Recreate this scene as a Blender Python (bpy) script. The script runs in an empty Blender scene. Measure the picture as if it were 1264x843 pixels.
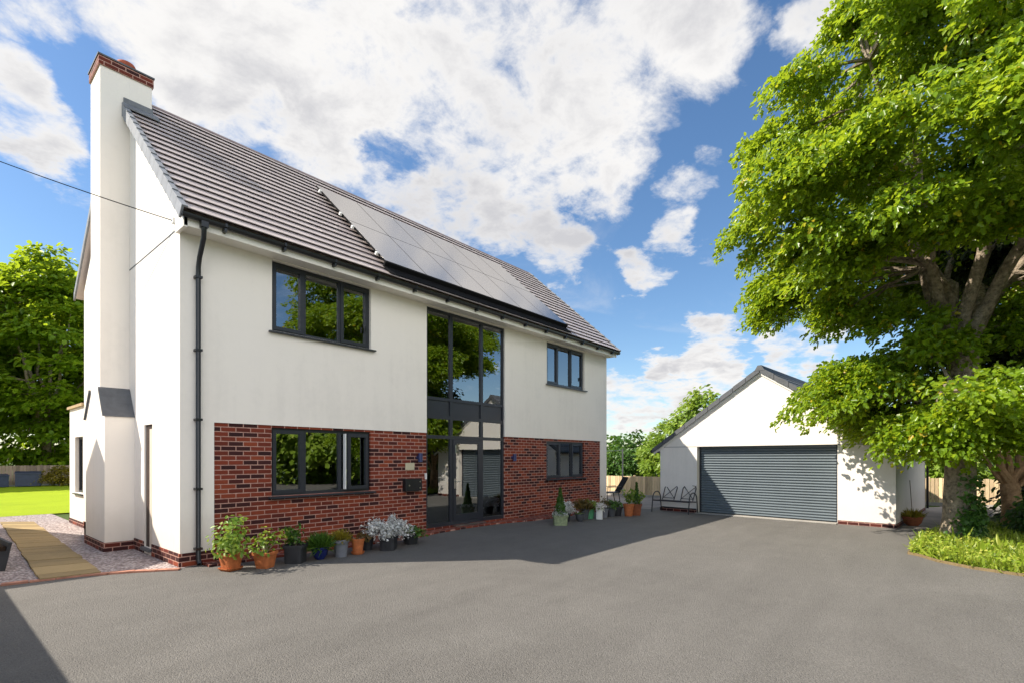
import bpy, math, random
import numpy as np
from mathutils import Vector, Matrix

random.seed(7)
RNG = np.random.default_rng(11)
SC = bpy.context.scene
COL = SC.collection
R = math.radians

# ------------------------------------------------------------------ mesh builder
class MB:
    def __init__(s):
        s.v = []; s.f = []; s.m = []
    def add(s, verts, faces, mat=0):
        b = len(s.v)
        s.v += [tuple(p) for p in verts]
        for f in faces:
            s.f.append(tuple(b + i for i in f)); s.m.append(mat)
    def box(s, x0, x1, y0, y1, z0, z1, mat=0, M=None):
        p = [(x0,y0,z0),(x1,y0,z0),(x1,y1,z0),(x0,y1,z0),(x0,y0,z1),(x1,y0,z1),(x1,y1,z1),(x0,y1,z1)]
        if M is not None: p = [M @ Vector(q) for q in p]
        s.add(p, [(0,3,2,1),(4,5,6,7),(0,1,5,4),(1,2,6,5),(2,3,7,6),(3,0,4,7)], mat)
    def tube(s, pts, r, n=8, mat=0, cap=True):
        pts = [Vector(p) for p in pts]
        rs = r if isinstance(r, (list, tuple)) else [r] * len(pts)
        rings = []
        up = Vector((0,0,1))
        prev = None
        for i, p in enumerate(pts):
            if i == 0: t = pts[1] - p
            elif i == len(pts)-1: t = p - pts[i-1]
            else: t = (pts[i+1]-p).normalized() + (p-pts[i-1]).normalized()
            if t.length < 1e-9: t = Vector((0,0,1))
            t.normalize()
            if prev is None:
                a = t.cross(up)
                if a.length < 1e-3: a = t.cross(Vector((1,0,0)))
            else:
                a = prev - t * prev.dot(t)
                if a.length < 1e-4: a = t.cross(up)
            a.normalize(); prev = a
            b = t.cross(a)
            rings.append([p + (a*math.cos(2*math.pi*k/n) + b*math.sin(2*math.pi*k/n))*rs[i] for k in range(n)])
        V = [q for rg in rings for q in rg]; Fc = []
        for i in range(len(pts)-1):
            for k in range(n):
                k2 = (k+1) % n
                Fc.append((i*n+k, i*n+k2, (i+1)*n+k2, (i+1)*n+k))
        if cap:
            Fc.append(tuple(range(n-1,-1,-1))); Fc.append(tuple((len(pts)-1)*n+k for k in range(n)))
        s.add(V, Fc, mat)
    def lathe(s, prof, c=(0,0,0), n=24, mat=0, sq=None):
        V = []; Fc = []
        for r, z in prof:
            for k in range(n):
                a = 2*math.pi*k/n
                x, y = math.cos(a), math.sin(a)
                if sq:                                  # rounded square section
                    q = (abs(x)**sq + abs(y)**sq)**(-1/sq); x *= q; y *= q
                V.append((c[0]+r*x, c[1]+r*y, c[2]+z))
        for i in range(len(prof)-1):
            for k in range(n):
                k2 = (k+1) % n
                Fc.append((i*n+k, i*n+k2, (i+1)*n+k2, (i+1)*n+k))
        Fc.append(tuple(range(n-1,-1,-1))); Fc.append(tuple((len(prof)-1)*n+k for k in range(n)))
        s.add(V, Fc, mat)
    def prism(s, poly, axis, a, b, mat=0):
        """poly: 2D outline (the two remaining axes in order), extruded along axis from a to b"""
        def mk(p, t):
            return {'x':(t,p[0],p[1]), 'y':(p[0],t,p[1]), 'z':(p[0],p[1],t)}[axis]
        n = len(poly)
        V = [mk(p,a) for p in poly] + [mk(p,b) for p in poly]
        Fc = [tuple(range(n)), tuple(range(2*n-1, n-1, -1))]
        for i in range(n):
            j = (i+1) % n
            Fc.append((i, i+n, j+n, j))
        s.add(V, Fc, mat)
    def build(s, name, mats, parent=None, smooth=False, bevel=0.0, loc=None):
        me = bpy.data.meshes.new(name)
        me.from_pydata(s.v, [], s.f)
        if not isinstance(mats, (list, tuple)): mats = [mats]
        for m in mats: me.materials.append(m)
        if len(mats) > 1: me.polygons.foreach_set('material_index', s.m)
        me.validate(); 
        import bmesh
        bm = bmesh.new(); bm.from_mesh(me)
        bmesh.ops.recalc_face_normals(bm, faces=bm.faces)
        bm.to_mesh(me); bm.free()
        if smooth:
            me.polygons.foreach_set('use_smooth', [True]*len(me.polygons))
            try: me.set_sharp_from_angle(angle=R(40))
            except Exception: pass
        o = bpy.data.objects.new(name, me); COL.objects.link(o)
        if parent is not None: o.parent = parent
        if loc is not None: o.location = loc
        if bevel:
            b = o.modifiers.new('bevel', 'BEVEL'); b.width = bevel; b.segments = 2; b.limit_method = 'ANGLE'
        return o

def thing(name, label, cat, loc=(0,0,0), rz=0.0, group=None):
    o = bpy.data.objects.new(name, None); COL.objects.link(o)
    o.empty_display_size = 0.2
    o.location = loc; o.rotation_euler = (0,0,rz)
    o['label'] = label; o['category'] = cat
    if group: o['group'] = group
    return o
def tag(o, label, cat, group=None):
    o['label'] = label; o['category'] = cat
    if group: o['group'] = group
    return o
def kind(o, k):
    o['kind'] = k; return o

# ------------------------------------------------------------------ materials
def nm(name):
    m = bpy.data.materials.new(name); m.use_nodes = True
    nt = m.node_tree; nt.nodes.clear()
    out = nt.nodes.new('ShaderNodeOutputMaterial')
    return m, nt, out
class NT:
    """small helper round a node tree"""
    def __init__(s, nt): s.nt = nt
    def n(s, t, **k):
        x = s.nt.nodes.new(t)
        for a, b in k.items(): setattr(x, a, b)
        return x
    def l(s, a, b): s.nt.links.new(a, b)
    def math(s, op, a, b=None, c=None, clamp=False):
        x = s.n('ShaderNodeMath', operation=op); x.use_clamp = clamp
        for i, q in enumerate((a, b, c)):
            if q is None: continue
            if isinstance(q, (int, float)): x.inputs[i].default_value = q
            else: s.l(q, x.inputs[i])
        return x.outputs[0]
    def noise(s, vec, scale, detail=4, rough=.55, dist=0):
        x = s.n('ShaderNodeTexNoise'); x.inputs['Scale'].default_value = scale
        x.inputs['Detail'].default_value = detail; x.inputs['Roughness'].default_value = rough
        x.inputs['Distortion'].default_value = dist
        if vec is not None: s.l(vec, x.inputs['Vector'])
        return x.outputs['Fac']
    def ramp(s, fac, stops, interp='LINEAR'):
        x = s.n('ShaderNodeValToRGB'); cr = x.color_ramp; cr.interpolation = interp
        while len(cr.elements) < len(stops): cr.elements.new(.5)
        for e, (p, c) in zip(cr.elements, stops):
            e.position = p; e.color = (*c, 1) if len(c) == 3 else c
        s.l(fac, x.inputs[0]); return x.outputs[0]
    def mix(s, fac, a, b):
        x = s.n('ShaderNodeMix', data_type='RGBA')
        for i, q in ((0, fac), (6, a), (7, b)):
            if isinstance(q, (int, float)): x.inputs[i].default_value = q
            elif isinstance(q, tuple): x.inputs[i].default_value = (*q, 1)
            else: s.l(q, x.inputs[i])
        return x.outputs[2]
    def bump(s, h, strength, dist=.02):
        x = s.n('ShaderNodeBump'); x.inputs['Strength'].default_value = strength; x.inputs['Distance'].default_value = dist
        s.l(h, x.inputs['Height']); return x.outputs[0]
    def obj(s): return s.n('ShaderNodeTexCoord').outputs['Object']
    def principled(s, rough=.6, spec=.5, metal=0.0):
        x = s.n('ShaderNodeBsdfPrincipled')
        x.inputs['Roughness'].default_value = rough; x.inputs['Specular IOR Level'].default_value = spec
        x.inputs['Metallic'].default_value = metal
        return x
def simple(name, c, rough=.6, spec=.4, metal=0.0, var=.12, scale=6.0, bump=0.0, bscale=60.0, bdist=.01):
    m, nt, out = nm(name); h = NT(nt)
    p = h.principled(rough, spec, metal)
    co = h.obj()
    n = h.noise(co, scale, 5, .6)
    lo = tuple(x*(1-var) for x in c); hi = tuple(min(1, x*(1+var)) for x in c)
    h.l(h.ramp(n, [(.3, lo), (.7, hi)]), p.inputs['Base Color'])
    if bump:
        h.l(h.bump(h.noise(co, bscale, 4, .6), bump, bdist), p.inputs['Normal'])
    h.l(p.outputs[0], out.inputs[0])
    return m

M = {}
def render_mat(name, c):
    m, nt, out = nm(name); h = NT(nt)
    p = h.principled(.9, .15)
    co = h.obj()
    big = h.noise(co, .6, 4, .6); fine = h.noise(co, 9, 5, .65)
    mp = h.n('ShaderNodeMapping'); mp.inputs['Scale'].default_value = (3.0, 3.0, .25); h.l(co, mp.inputs[0])
    streak = h.noise(mp.outputs[0], 1.6, 4, .6)
    f = h.math('ADD', h.math('MULTIPLY', big, .5), h.math('ADD', h.math('MULTIPLY', fine, .2), h.math('MULTIPLY', streak, .3)))
    sp_ = h.n('ShaderNodeSeparateXYZ'); h.l(co, sp_.inputs[0])
    low = h.n('ShaderNodeMapRange', interpolation_type='SMOOTHSTEP'); low.inputs['From Min'].default_value = .7; low.inputs['From Max'].default_value = .1
    h.l(h.math('ADD', sp_.outputs[2], h.math('MULTIPLY', h.noise(co, 3.5, 5, .65), -.5)), low.inputs[0])
    col = h.ramp(f, [(.32, tuple(x*.90 for x in c)), (.5, c), (.68, tuple(x*1.03 for x in c))])
    h.l(h.mix(h.math('MULTIPLY', low.outputs[0], .22), col, (.36,.30,.24)), p.inputs['Base Color'])
    h.l(h.bump(h.noise(co, 120, 4, .7), .18, .004), p.inputs['Normal'])
    h.l(p.outputs[0], out.inputs[0]); return m
M['render'] = render_mat('white_render', (.82, .765, .70))
M['render_trim'] = simple('white_trim', (.80,.76,.69), .45, .4, var=.03)
M['anthracite'] = simple('anthracite_frame', (.022,.025,.034), .38, .5, var=.1, scale=3)
M['black_plastic'] = simple('black_plastic', (.012,.013,.016), .35, .5, var=.2)
M['black_iron'] = simple('black_iron', (.02,.018,.02), .5, .5, var=.3, scale=30)
M['slate_trim'] = simple('slate_trim', (.10,.105,.115), .6, .3, var=.15, scale=9)
M['verge'] = simple('verge_grey', (.24,.25,.27), .6, .3, var=.15, scale=5)
M['lead'] = simple('lead', (.13,.14,.155), .55, .5, var=.25, scale=7)
M['terracotta'] = simple('terracotta', (.42,.13,.045), .7, .3, var=.25, scale=14, bump=.15, bscale=60)
M['terracotta_dark'] = simple('terracotta_dark', (.24,.075,.032), .7, .3, var=.25, scale=14)
M['soil'] = simple('soil', (.03,.02,.014), .95, .1, var=.4, scale=50, bump=.6, bscale=90)
M['blue_glaze'] = simple('blue_glaze', (.01,.018,.11), .18, .6, var=.3, scale=9)
M['grey_pot'] = simple('grey_pot', (.16,.17,.20), .6, .4, var=.15)
M['dark_pot'] = simple('dark_pot', (.025,.026,.03), .6, .4, var=.3)
M['slate_pot'] = simple('slate_pot', (.075,.08,.09), .6, .4, var=.25)
M['green_pot'] = simple('green_pot', (.09,.30,.15), .45, .4, var=.15)
M['white_pot'] = simple('white_pot', (.72,.71,.68), .4, .4, var=.06)
M['stone_pot'] = simple('stone_pot', (.24,.28,.16), .85, .2, var=.35, scale=12, bump=.4, bscale=40)
M['steel'] = simple('brushed_steel', (.62,.62,.60), .28, .5, 1.0, var=.08)
M['white_plastic'] = simple('white_plastic', (.8,.8,.78), .4, .4, var=.03)
M['interior'] = simple('interior_paint', (.80,.74,.62), .8, .2, var=.05)
M['oak'] = simple('oak_floor', (.34,.19,.08), .35, .5, var=.3, scale=3)
M['dark_wood'] = simple('dark_wood', (.035,.022,.016), .45, .4, var=.3)
M['curtain'] = simple('curtain_cloth', (.72,.72,.68), .9, .1, var=.06)
M['plaque'] = simple('plaque_stone', (.52,.47,.33), .6, .3, var=.08)
M['lamp_blue'] = simple('lamp_blue', (.03,.04,.12), .35, .5, var=.2)
M['red_pot'] = simple('chimney_clay', (.38,.10,.055), .75, .2, var=.25, scale=8)
M['red_lid'] = simple('red_paint', (.55,.05,.04), .35, .5, var=.1)
M['navy'] = simple('navy_paint', (.03,.04,.075), .5, .4, var=.2)
M['brown_paint'] = simple('brown_paint', (.045,.028,.024), .6, .3, var=.2)
M['cream_panel'] = simple('cream_panel', (.62,.54,.45), .5, .4, var=.06)
M['oak_coping'] = simple('coping_stone', (.42,.31,.18), .8, .2, var=.2)

# glass: real reflection by Fresnel, the rest passes through
m, nt, out = nm('window_glass'); h = NT(nt)
fr = h.n('ShaderNodeFresnel'); fr.inputs['IOR'].default_value = 3.1
gl = h.n('ShaderNodeBsdfGlossy'); gl.inputs['Roughness'].default_value = .0; gl.inputs['Color'].default_value = (.93,.97,1,1)
wob = h.bump(h.noise(h.obj(), .9, 2, .5), .06, .02); h.l(wob, gl.inputs['Normal'])
tr = h.n('ShaderNodeBsdfTransparent'); tr.inputs['Color'].default_value = (.80,.86,.84,1)
mx = h.n('ShaderNodeMixShader'); h.l(fr.outputs[0], mx.inputs[0]); h.l(tr.outputs[0], mx.inputs[1]); h.l(gl.outputs[0], mx.inputs[2])
h.l(mx.outputs[0], out.inputs[0]); M['glass'] = m

# brick, drawn course by course with a random tone per brick
def brick_mat(name, bw, bh, plane='xz', mortar=.014, dark=.3):
    m, nt, out = nm(name); h = NT(nt)
    p = h.principled(.82, .25)
    sep = h.n('ShaderNodeSeparateXYZ'); h.l(h.obj(), sep.inputs[0])
    u = sep.outputs['X'] if plane[0] == 'x' else sep.outputs['Y']
    if plane[0] == 'b': u = h.math('ADD', sep.outputs['X'], sep.outputs['Y'])
    w = sep.outputs['Z'] if plane[1] == 'z' else sep.outputs['Y']
    row = h.math('FLOOR', h.math('DIVIDE', w, bh))
    off = h.math('MULTIPLY', h.math('FLOORED_MODULO', row, 2.0), .5)
    un = h.math('ADD', h.math('DIVIDE', u, bw), off)
    colm = h.math('FLOOR', un)
    fu = h.math('MULTIPLY', h.math('FRACT', un), bw)
    fw = h.math('MULTIPLY', h.math('FRACT', h.math('DIVIDE', w, bh)), bh)
    du = h.math('MINIMUM', fu, h.math('SUBTRACT', bw, fu))
    dw = h.math('MINIMUM', fw, h.math('SUBTRACT', bh, fw))
    d = h.math('MINIMUM', du, dw)
    wob = h.math('MULTIPLY', h.math('SUBTRACT', h.noise(h.obj(), 40, 3, .6), .5), .006)
    mask = h.n('ShaderNodeMapRange', interpolation_type='SMOOTHSTEP')
    mask.inputs['From Min'].default_value = mortar*.5-.002; mask.inputs['From Max'].default_value = mortar*.5+.003
    h.l(h.math('ADD', d, wob), mask.inputs[0])
    cmb = h.n('ShaderNodeCombineXYZ'); h.l(colm, cmb.inputs[0]); h.l(row, cmb.inputs[1])
    wn = h.n('ShaderNodeTexWhiteNoise', noise_dimensions='2D'); h.l(cmb.outputs[0], wn.inputs['Vector'])
    tone = h.ramp(wn.outputs['Value'], [(0, (.026,.008,.010)), (dark*.7, (.050,.012,.013)), (dark, (.13,.024,.014)), (.6, (.22,.038,.018)), (.85, (.29,.058,.024)), (1, (.16,.026,.018))])
    spk = h.noise(h.obj(), 55, 4, .7)
    tone2 = h.mix(h.math('MULTIPLY', spk, .4), tone, (.06,.02,.014))
    mort = h.ramp(h.noise(h.obj(), 14, 3, .6), [(.3, (.36,.19,.15)), (.7, (.50,.30,.24))])
    h.l(h.mix(mask.outputs[0], mort, tone2), p.inputs['Base Color'])
    hgt = h.math('ADD', mask.outputs[0], h.math('MULTIPLY', spk, .25))
    h.l(h.bump(hgt, .7, .008), p.inputs['Normal'])
    h.l(p.outputs[0], out.inputs[0]); return m
M['brick'] = brick_mat('red_brick', .238, .0795)
M['brick_dark'] = brick_mat('plinth_brick', .238, .0795, 'bz', dark=.85)
M['brick_cap'] = brick_mat('chimney_brick', .22, .075, 'bz', dark=.25)
M['setts'] = brick_mat('brick_setts', .21, .105, 'xy', dark=.12)
M['kerb_brick'] = simple('kerb_brick', (.42,.20,.14), .85, .2, var=.3, scale=9, bump=.3, bscale=50)

# roof tile: tone varies per tile through a face attribute
m, nt, out = nm('roof_tile'); h = NT(nt)
p = h.principled(.28, .9)
at = h.n('ShaderNodeAttribute', attribute_name='tint')
n1 = h.noise(h.obj(), 2.2, 5, .65); n2 = h.noise(h.obj(), 30, 4, .7)
f = h.math('ADD', h.math('MULTIPLY', at.outputs['Fac'], .22), h.math('ADD', h.math('MULTIPLY', n1, .5), h.math('MULTIPLY', n2, .28)))
h.l(h.ramp(f, [(.2, (.40,.34,.33)), (.5, (.50,.425,.41)), (.8, (.58,.50,.48))]), p.inputs['Base Color'])
h.l(h.bump(n2, .25, .006), p.inputs['Normal'])
h.l(p.outputs[0], out.inputs[0]); M['tile'] = m

M['tile_ridge'] = simple('ridge_brown', (.17,.13,.125), .6, .3, var=.2, scale=4)
M['solar_rim'] = simple('solar_rim', (.012,.012,.013), .95, .05)
# solar glass
m, nt, out = nm('solar_glass'); h = NT(nt)
p = h.principled(.5, .5); p.inputs['Base Color'].default_value = (.012,.013,.02,1)
gl = h.n('ShaderNodeBsdfGlossy'); gl.inputs['Roughness'].default_value = .11; gl.inputs['Color'].default_value = (1,.95,.9,1)
fr = h.n('ShaderNodeFresnel'); fr.inputs['IOR'].default_value = 14.0
mx = h.n('ShaderNodeMixShader'); h.l(fr.outputs[0], mx.inputs[0]); h.l(p.outputs[0], mx.inputs[1]); h.l(gl.outputs[0], mx.inputs[2])
h.l(mx.outputs[0], out.inputs[0]); M['solar'] = m

# asphalt
m, nt, out = nm('asphalt'); h = NT(nt)
p = h.principled(.78, .3)
co = h.obj()
vo = h.n('ShaderNodeTexVoronoi'); vo.inputs['Scale'].default_value = 95; h.l(co, vo.inputs['Vector'])
vo2 = h.n('ShaderNodeTexVoronoi'); vo2.inputs['Scale'].default_value = 42; h.l(co, vo2.inputs['Vector'])
big = h.noise(co, .28, 6, .62, 1.2); mid = h.noise(co, 2.6, 5, .6); fine = h.noise(co, 60, 5, .7)
sep = h.n('ShaderNodeSeparateColor'); h.l(vo.outputs['Color'], sep.inputs[0])
f = h.math('ADD', h.math('MULTIPLY', big, .36), h.math('ADD', h.math('MULTIPLY', mid, .16), h.math('ADD', h.math('MULTIPLY', fine, .24), h.math('MULTIPLY', sep.outputs[0], .24))))
mp_ = h.n('ShaderNodeMapping'); mp_.inputs['Rotation'].default_value = (0,0,R(-38)); mp_.inputs['Scale'].default_value = (.22,1.5,1); h.l(co, mp_.inputs[0])
lane = h.noise(mp_.outputs[0], 1.3, 4, .55, .6)
f = h.math('ADD', f, h.math('MULTIPLY', h.math('SUBTRACT', lane, .5), .22))
base = h.ramp(f, [(.22, (.078,.074,.068)), (.42, (.130,.123,.113)), (.58, (.160,.152,.140)), (.78, (.224,.212,.195))])
pit_shade = h.n('ShaderNodeMapRange'); pit_shade.inputs['From Min'].default_value = .52; pit_shade.inputs['From Max'].default_value = .8
h.l(h.noise(co, 75, 3, .6), pit_shade.inputs[0])
h.l(h.mix(h.math('MULTIPLY', pit_shade.outputs[0], .9), base, (.028,.027,.026)), p.inputs['Base Color'])  # dark flecks put the shade of small pits into the asphalt colour
hh = h.math('ADD', h.math('MULTIPLY', vo.outputs['Distance'], -.6), h.math('ADD', h.math('MULTIPLY', vo2.outputs['Distance'], -.12), h.math('MULTIPLY', fine, .9)))
h.l(h.bump(hh, 1.0, .012), p.inputs['Normal'])
h.l(p.outputs[0], out.inputs[0]); M['asphalt'] = m

# gravel
m, nt, out = nm('gravel'); h = NT(nt)
p = h.principled(.85, .25); co = h.obj()
vo = h.n('ShaderNodeTexVoronoi'); vo.inputs['Scale'].default_value = 26; h.l(co, vo.inputs['Vector'])
sep = h.n('ShaderNodeSeparateColor'); h.l(vo.outputs['Color'], sep.inputs[0])
st = h.ramp(sep.outputs[0], [(0, (.22,.17,.17)), (.35, (.38,.31,.30)), (.7, (.52,.44,.42)), (1, (.66,.60,.58))])
gap = h.n('ShaderNodeMapRange'); gap.inputs['From Min'].default_value = .35; gap.inputs['From Max'].default_value = .75
h.l(vo.outputs['Distance'], gap.inputs[0])
h.l(h.mix(h.math('MULTIPLY', gap.outputs[0], .6), st, (.12,.10,.10)), p.inputs['Base Color'])
h.l(h.bump(h.math('MULTIPLY', vo.outputs['Distance'], -1), 1.0, .03), p.inputs['Normal'])
h.l(p.outputs[0], out.inputs[0]); M['gravel'] = m

def wood_mat(name, c, sc=(1,1,1), rough=.8):
    m, nt, out = nm(name); h = NT(nt); p = h.principled(rough, .2)
    mp = h.n('ShaderNodeMapping'); mp.inputs['Scale'].default_value = sc; h.l(h.obj(), mp.inputs[0])
    at = h.n('ShaderNodeAttribute', attribute_name='tint')
    g = h.noise(mp.outputs[0], 6, 5, .65, .3)
    f = h.math('ADD', h.math('MULTIPLY', g, .55), h.math('MULTIPLY', at.outputs['Fac'], .45))
    h.l(h.ramp(f, [(.15, tuple(x*.45 for x in c)), (.5, c), (.85, tuple(x*1.5 for x in c))]), p.inputs['Base Color'])
    h.l(h.bump(g, .3, .006), p.inputs['Normal'])
    h.l(p.outputs[0], out.inputs[0]); return m
M['sleeper'] = wood_mat('sleeper_wood', (.30,.22,.11), (2,12,2))
M['fence'] = wood_mat('fence_wood', (.66,.50,.31), (6,6,.8))
M['fence_grey'] = wood_mat('fence_weathered', (.24,.18,.13), (6,6,.8))
M['concrete'] = simple('concrete', (.36,.34,.31), .9, .15, var=.15, scale=3, bump=.2)
M['paving'] = simple('paving', (.27,.24,.21), .9, .15, var=.2, scale=1.5, bump=.2)

def leaf_mat(name, stops, trans, tmix=.42, rough=.42):
    m, nt, out = nm(name); h = NT(nt)
    at = h.n('ShaderNodeAttribute', attribute_name='tint')
    c = h.ramp(at.outputs['Fac'], stops)
    p = h.principled(rough, .35); h.l(c, p.inputs['Base Color'])
    t = h.n('ShaderNodeBsdfTranslucent')
    h.l(h.mix(.6, c, trans), t.inputs['Color'])
    mx = h.n('ShaderNodeMixShader'); mx.inputs[0].default_value = tmix
    h.l(p.outputs[0], mx.inputs[1]); h.l(t.outputs[0], mx.inputs[2]); h.l(mx.outputs[0], out.inputs[0])
    return m
M['sycamore'] = leaf_mat('sycamore_leaf', [(0,(.07,.15,.012)),(.5,(.17,.28,.016)),(.88,(.30,.40,.02)),(.95,(.44,.40,.025)),(1,(.55,.36,.03))], (.58,.70,.03), .5, .3)
M['tree_green'] = leaf_mat('tree_leaf', [(0,(.06,.135,.012)),(.6,(.17,.28,.018)),(1,(.29,.38,.025))], (.56,.68,.03), .52)
M['tree_yellow'] = leaf_mat('tree_leaf_yellow', [(0,(.10,.19,.02)),(.6,(.22,.33,.035)),(1,(.42,.50,.10))], (.4,.5,.05), .4)
M['conifer'] = leaf_mat('conifer_leaf', [(0,(.03,.045,.016)),(.7,(.07,.085,.03)),(1,(.13,.12,.05))], (.06,.10,.02), .2, .7)
M['bush_lime'] = leaf_mat('lime_leaf', [(0,(.07,.15,.015)),(.6,(.17,.29,.03)),(1,(.36,.42,.09))], (.4,.5,.05), .4)
M['bush_green'] = leaf_mat('bush_leaf', [(0,(.025,.07,.012)),(.6,(.06,.14,.02)),(1,(.12,.22,.03))], (.2,.34,.03), .35)
M['bush_yellow'] = leaf_mat('yellow_leaf', [(0,(.12,.11,.012)),(.6,(.26,.20,.02)),(1,(.40,.32,.04))], (.4,.35,.04), .35)
M['bush_bronze'] = leaf_mat('bronze_leaf', [(0,(.05,.05,.015)),(.6,(.13,.10,.025)),(1,(.26,.14,.05))], (.25,.18,.04), .35)
M['silver'] = leaf_mat('silver_leaf', [(0,(.40,.41,.39)),(.6,(.66,.67,.64)),(1,(.84,.84,.82))], (.5,.5,.48), .2)
M['flower'] = leaf_mat('flower_petal', [(0,(.6,.55,.5)),(1,(.85,.82,.8))], (.7,.7,.7), .25)
M['grass'] = leaf_mat('grass_blade', [(0,(.09,.16,.014)),(.5,(.24,.34,.025)),(1,(.50,.50,.10))], (.4,.46,.05), .4)
M['bark'] = simple('sycamore_bark', (.27,.22,.165), .9, .15, var=.6, scale=11, bump=1.0, bscale=26, bdist=.04)
M['bark_red'] = simple('conifer_bark', (.36,.22,.12), .9, .15, var=.4, scale=9, bump=.8, bscale=18, bdist=.03)

def lawn_mat(name, a, b):
    m, nt, out = nm(name); h = NT(nt); p = h.principled(.85, .15); co = h.obj()
    f = h.math('ADD', h.math('MULTIPLY', h.noise(co, .5, 4, .6), .5), h.math('MULTIPLY', h.noise(co, 25, 5, .7), .5))
    h.l(h.ramp(f, [(.3, a), (.7, b)]), p.inputs['Base Color'])
    h.l(h.bump(h.noise(co, 40, 4, .7), .8, .04), p.inputs['Normal'])
    h.l(p.outputs[0], out.inputs[0]); return m
M['lawn'] = lawn_mat('lawn', (.24,.33,.008), (.36,.46,.012))
M['field'] = lawn_mat('field', (.05,.09,.02), (.10,.14,.03))

# ------------------------------------------------------------------ leaves in bulk
LEAF_BROAD = (np.array([(0,0,0),(0,1,-.10),(-.26,.04,.03),(-.52,.40,.09),(-.25,.52,.05),(-.30,.80,.03),(.26,.04,.03),(.52,.40,.09),(.25,.52,.05),(.30,.80,.03)]),
              [(0,1,5,4,3,2),(0,6,7,8,9,1)])
LEAF_SYC = (LEAF_BROAD[0]*np.array([.78,1,1.6]), LEAF_BROAD[1])
LEAF_OVAL = (np.array([(0,0,0),(0,1,-.12),(-.24,.25,.06),(-.27,.6,.05),(.24,.25,.06),(.27,.6,.05)]), [(0,1,3,2),(0,4,5,1)])
LEAF_BLADE = (np.array([(-.035,0,0),(.035,0,0),(.028,.5,.03),(0,1,-.12),(-.028,.5,.03)]), [(0,1,2,4),(4,2,3)])
def unit(a): return a / np.maximum(np.linalg.norm(a, axis=1, keepdims=True), 1e-9)
def leaf_mesh(name, C, N, D, S, T, mat, parent, shape):
    """C centres, N normals, D tip directions, S sizes, T tint per leaf"""
    base, faces = shape
    N = unit(N); D = unit(D - N*np.sum(D*N, axis=1, keepdims=True)); X = np.cross(D, N)
    k = len(base); n = len(C)
    V = (C[:,None,:] + S[:,None,None]*(base[None,:,0:1]*X[:,None,:] + base[None,:,1:2]*D[:,None,:] + base[None,:,2:3]*N[:,None,:])).reshape(-1,3)
    lens = [len(f) for f in faces]; flat = np.concatenate([np.array(f) for f in faces])
    L = (np.arange(n)[:,None]*k + flat[None,:]).reshape(-1)
    tot = np.tile(np.array(lens), n); st = np.concatenate([[0], np.cumsum(tot)[:-1]])
    me = bpy.data.meshes.new(name)
    me.vertices.add(len(V)); me.vertices.foreach_set('co', V.astype(np.float32).ravel())
    me.loops.add(len(L)); me.loops.foreach_set('vertex_index', L.astype(np.int32))
    me.polygons.add(len(tot)); me.polygons.foreach_set('loop_start', st.astype(np.int32)); me.polygons.foreach_set('loop_total', tot.astype(np.int32))
    me.update(calc_edges=True)
    a = me.attributes.new('tint', 'FLOAT', 'FACE'); a.data.foreach_set('value', np.repeat(T, len(faces)).astype(np.float32))
    me.materials.append(mat)
    o = bpy.data.objects.new(name, me); COL.objects.link(o)
    if parent is not None: o.parent = parent
    return o
def set_tint(o, per_face):
    a = o.data.attributes.new('tint', 'FLOAT', 'FACE'); a.data.foreach_set('value', np.asarray(per_face, dtype=np.float32))

def spray_leaves(clumps, axis, sprays, per, size, rspray=.42, rng=RNG, low=-.35, jit=.33):
    """leaves in drooping flat sprays over clumps [(centre, rx, rz)]; returns arrays"""
    Cs, Ns, Ds, Ss, Ts = [], [], [], [], []
    for c, rx, rz in clumps:
        c = np.array(c)
        ctint = rng.uniform(-.12,.12)
        for _ in range(max(2, int(sprays * rng.uniform(.7,1.3)))):
            while True:
                v = rng.normal(size=3); v /= np.linalg.norm(v)
                if v[2] > low: break
            p = c + v*np.array([rx,rx,rz])*rng.uniform(.45,1.05)
            oh = np.array([p[0]-axis[0], p[1]-axis[1], 0.]); oh /= max(np.linalg.norm(oh), .2)
            o = oh*.7 + v*.5
            n = np.array([-.30,.28,.85]) + oh*.40 + rng.normal(size=3)*.18
            n /= np.linalg.norm(n)
            k = max(4, int(per*rng.uniform(.6,1.4)))
            a = rng.uniform(0, 2*np.pi, k); r = np.sqrt(rng.uniform(0,1,k))*rspray*rng.uniform(.6,1.25)
            t1 = np.cross(n, [0.13,.2,1.]); t1 /= np.linalg.norm(t1); t2 = np.cross(n, t1)
            q = np.cos(a)[:,None]*t1 + np.sin(a)[:,None]*t2
            P = p + q*r[:,None] - np.array([0,0,1])*(.5*r**2/rspray)[:,None] + rng.normal(size=(k,3))*rspray*.11
            Cs.append(P); Ns.append(n + rng.normal(size=(k,3))*jit)
            Ds.append(q*.8 + o*.8 + np.array([0,0,-.55]) + rng.normal(size=(k,3))*.35)
            Ss.append(size*rng.uniform(.65,1.25,k))
            yel = (rng.uniform(size=k) < .025)*.5
            Ts.append(np.clip(rng.normal(.45+ctint,.17,k),0,.9) + 0*yel)
            if rng.uniform() < .22: Ts[-1][:max(2,k//9)] = rng.uniform(.93,1,max(2,k//9))
    return [np.concatenate(x) for x in (Cs,Ns,Ds,Ss,Ts)]

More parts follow.
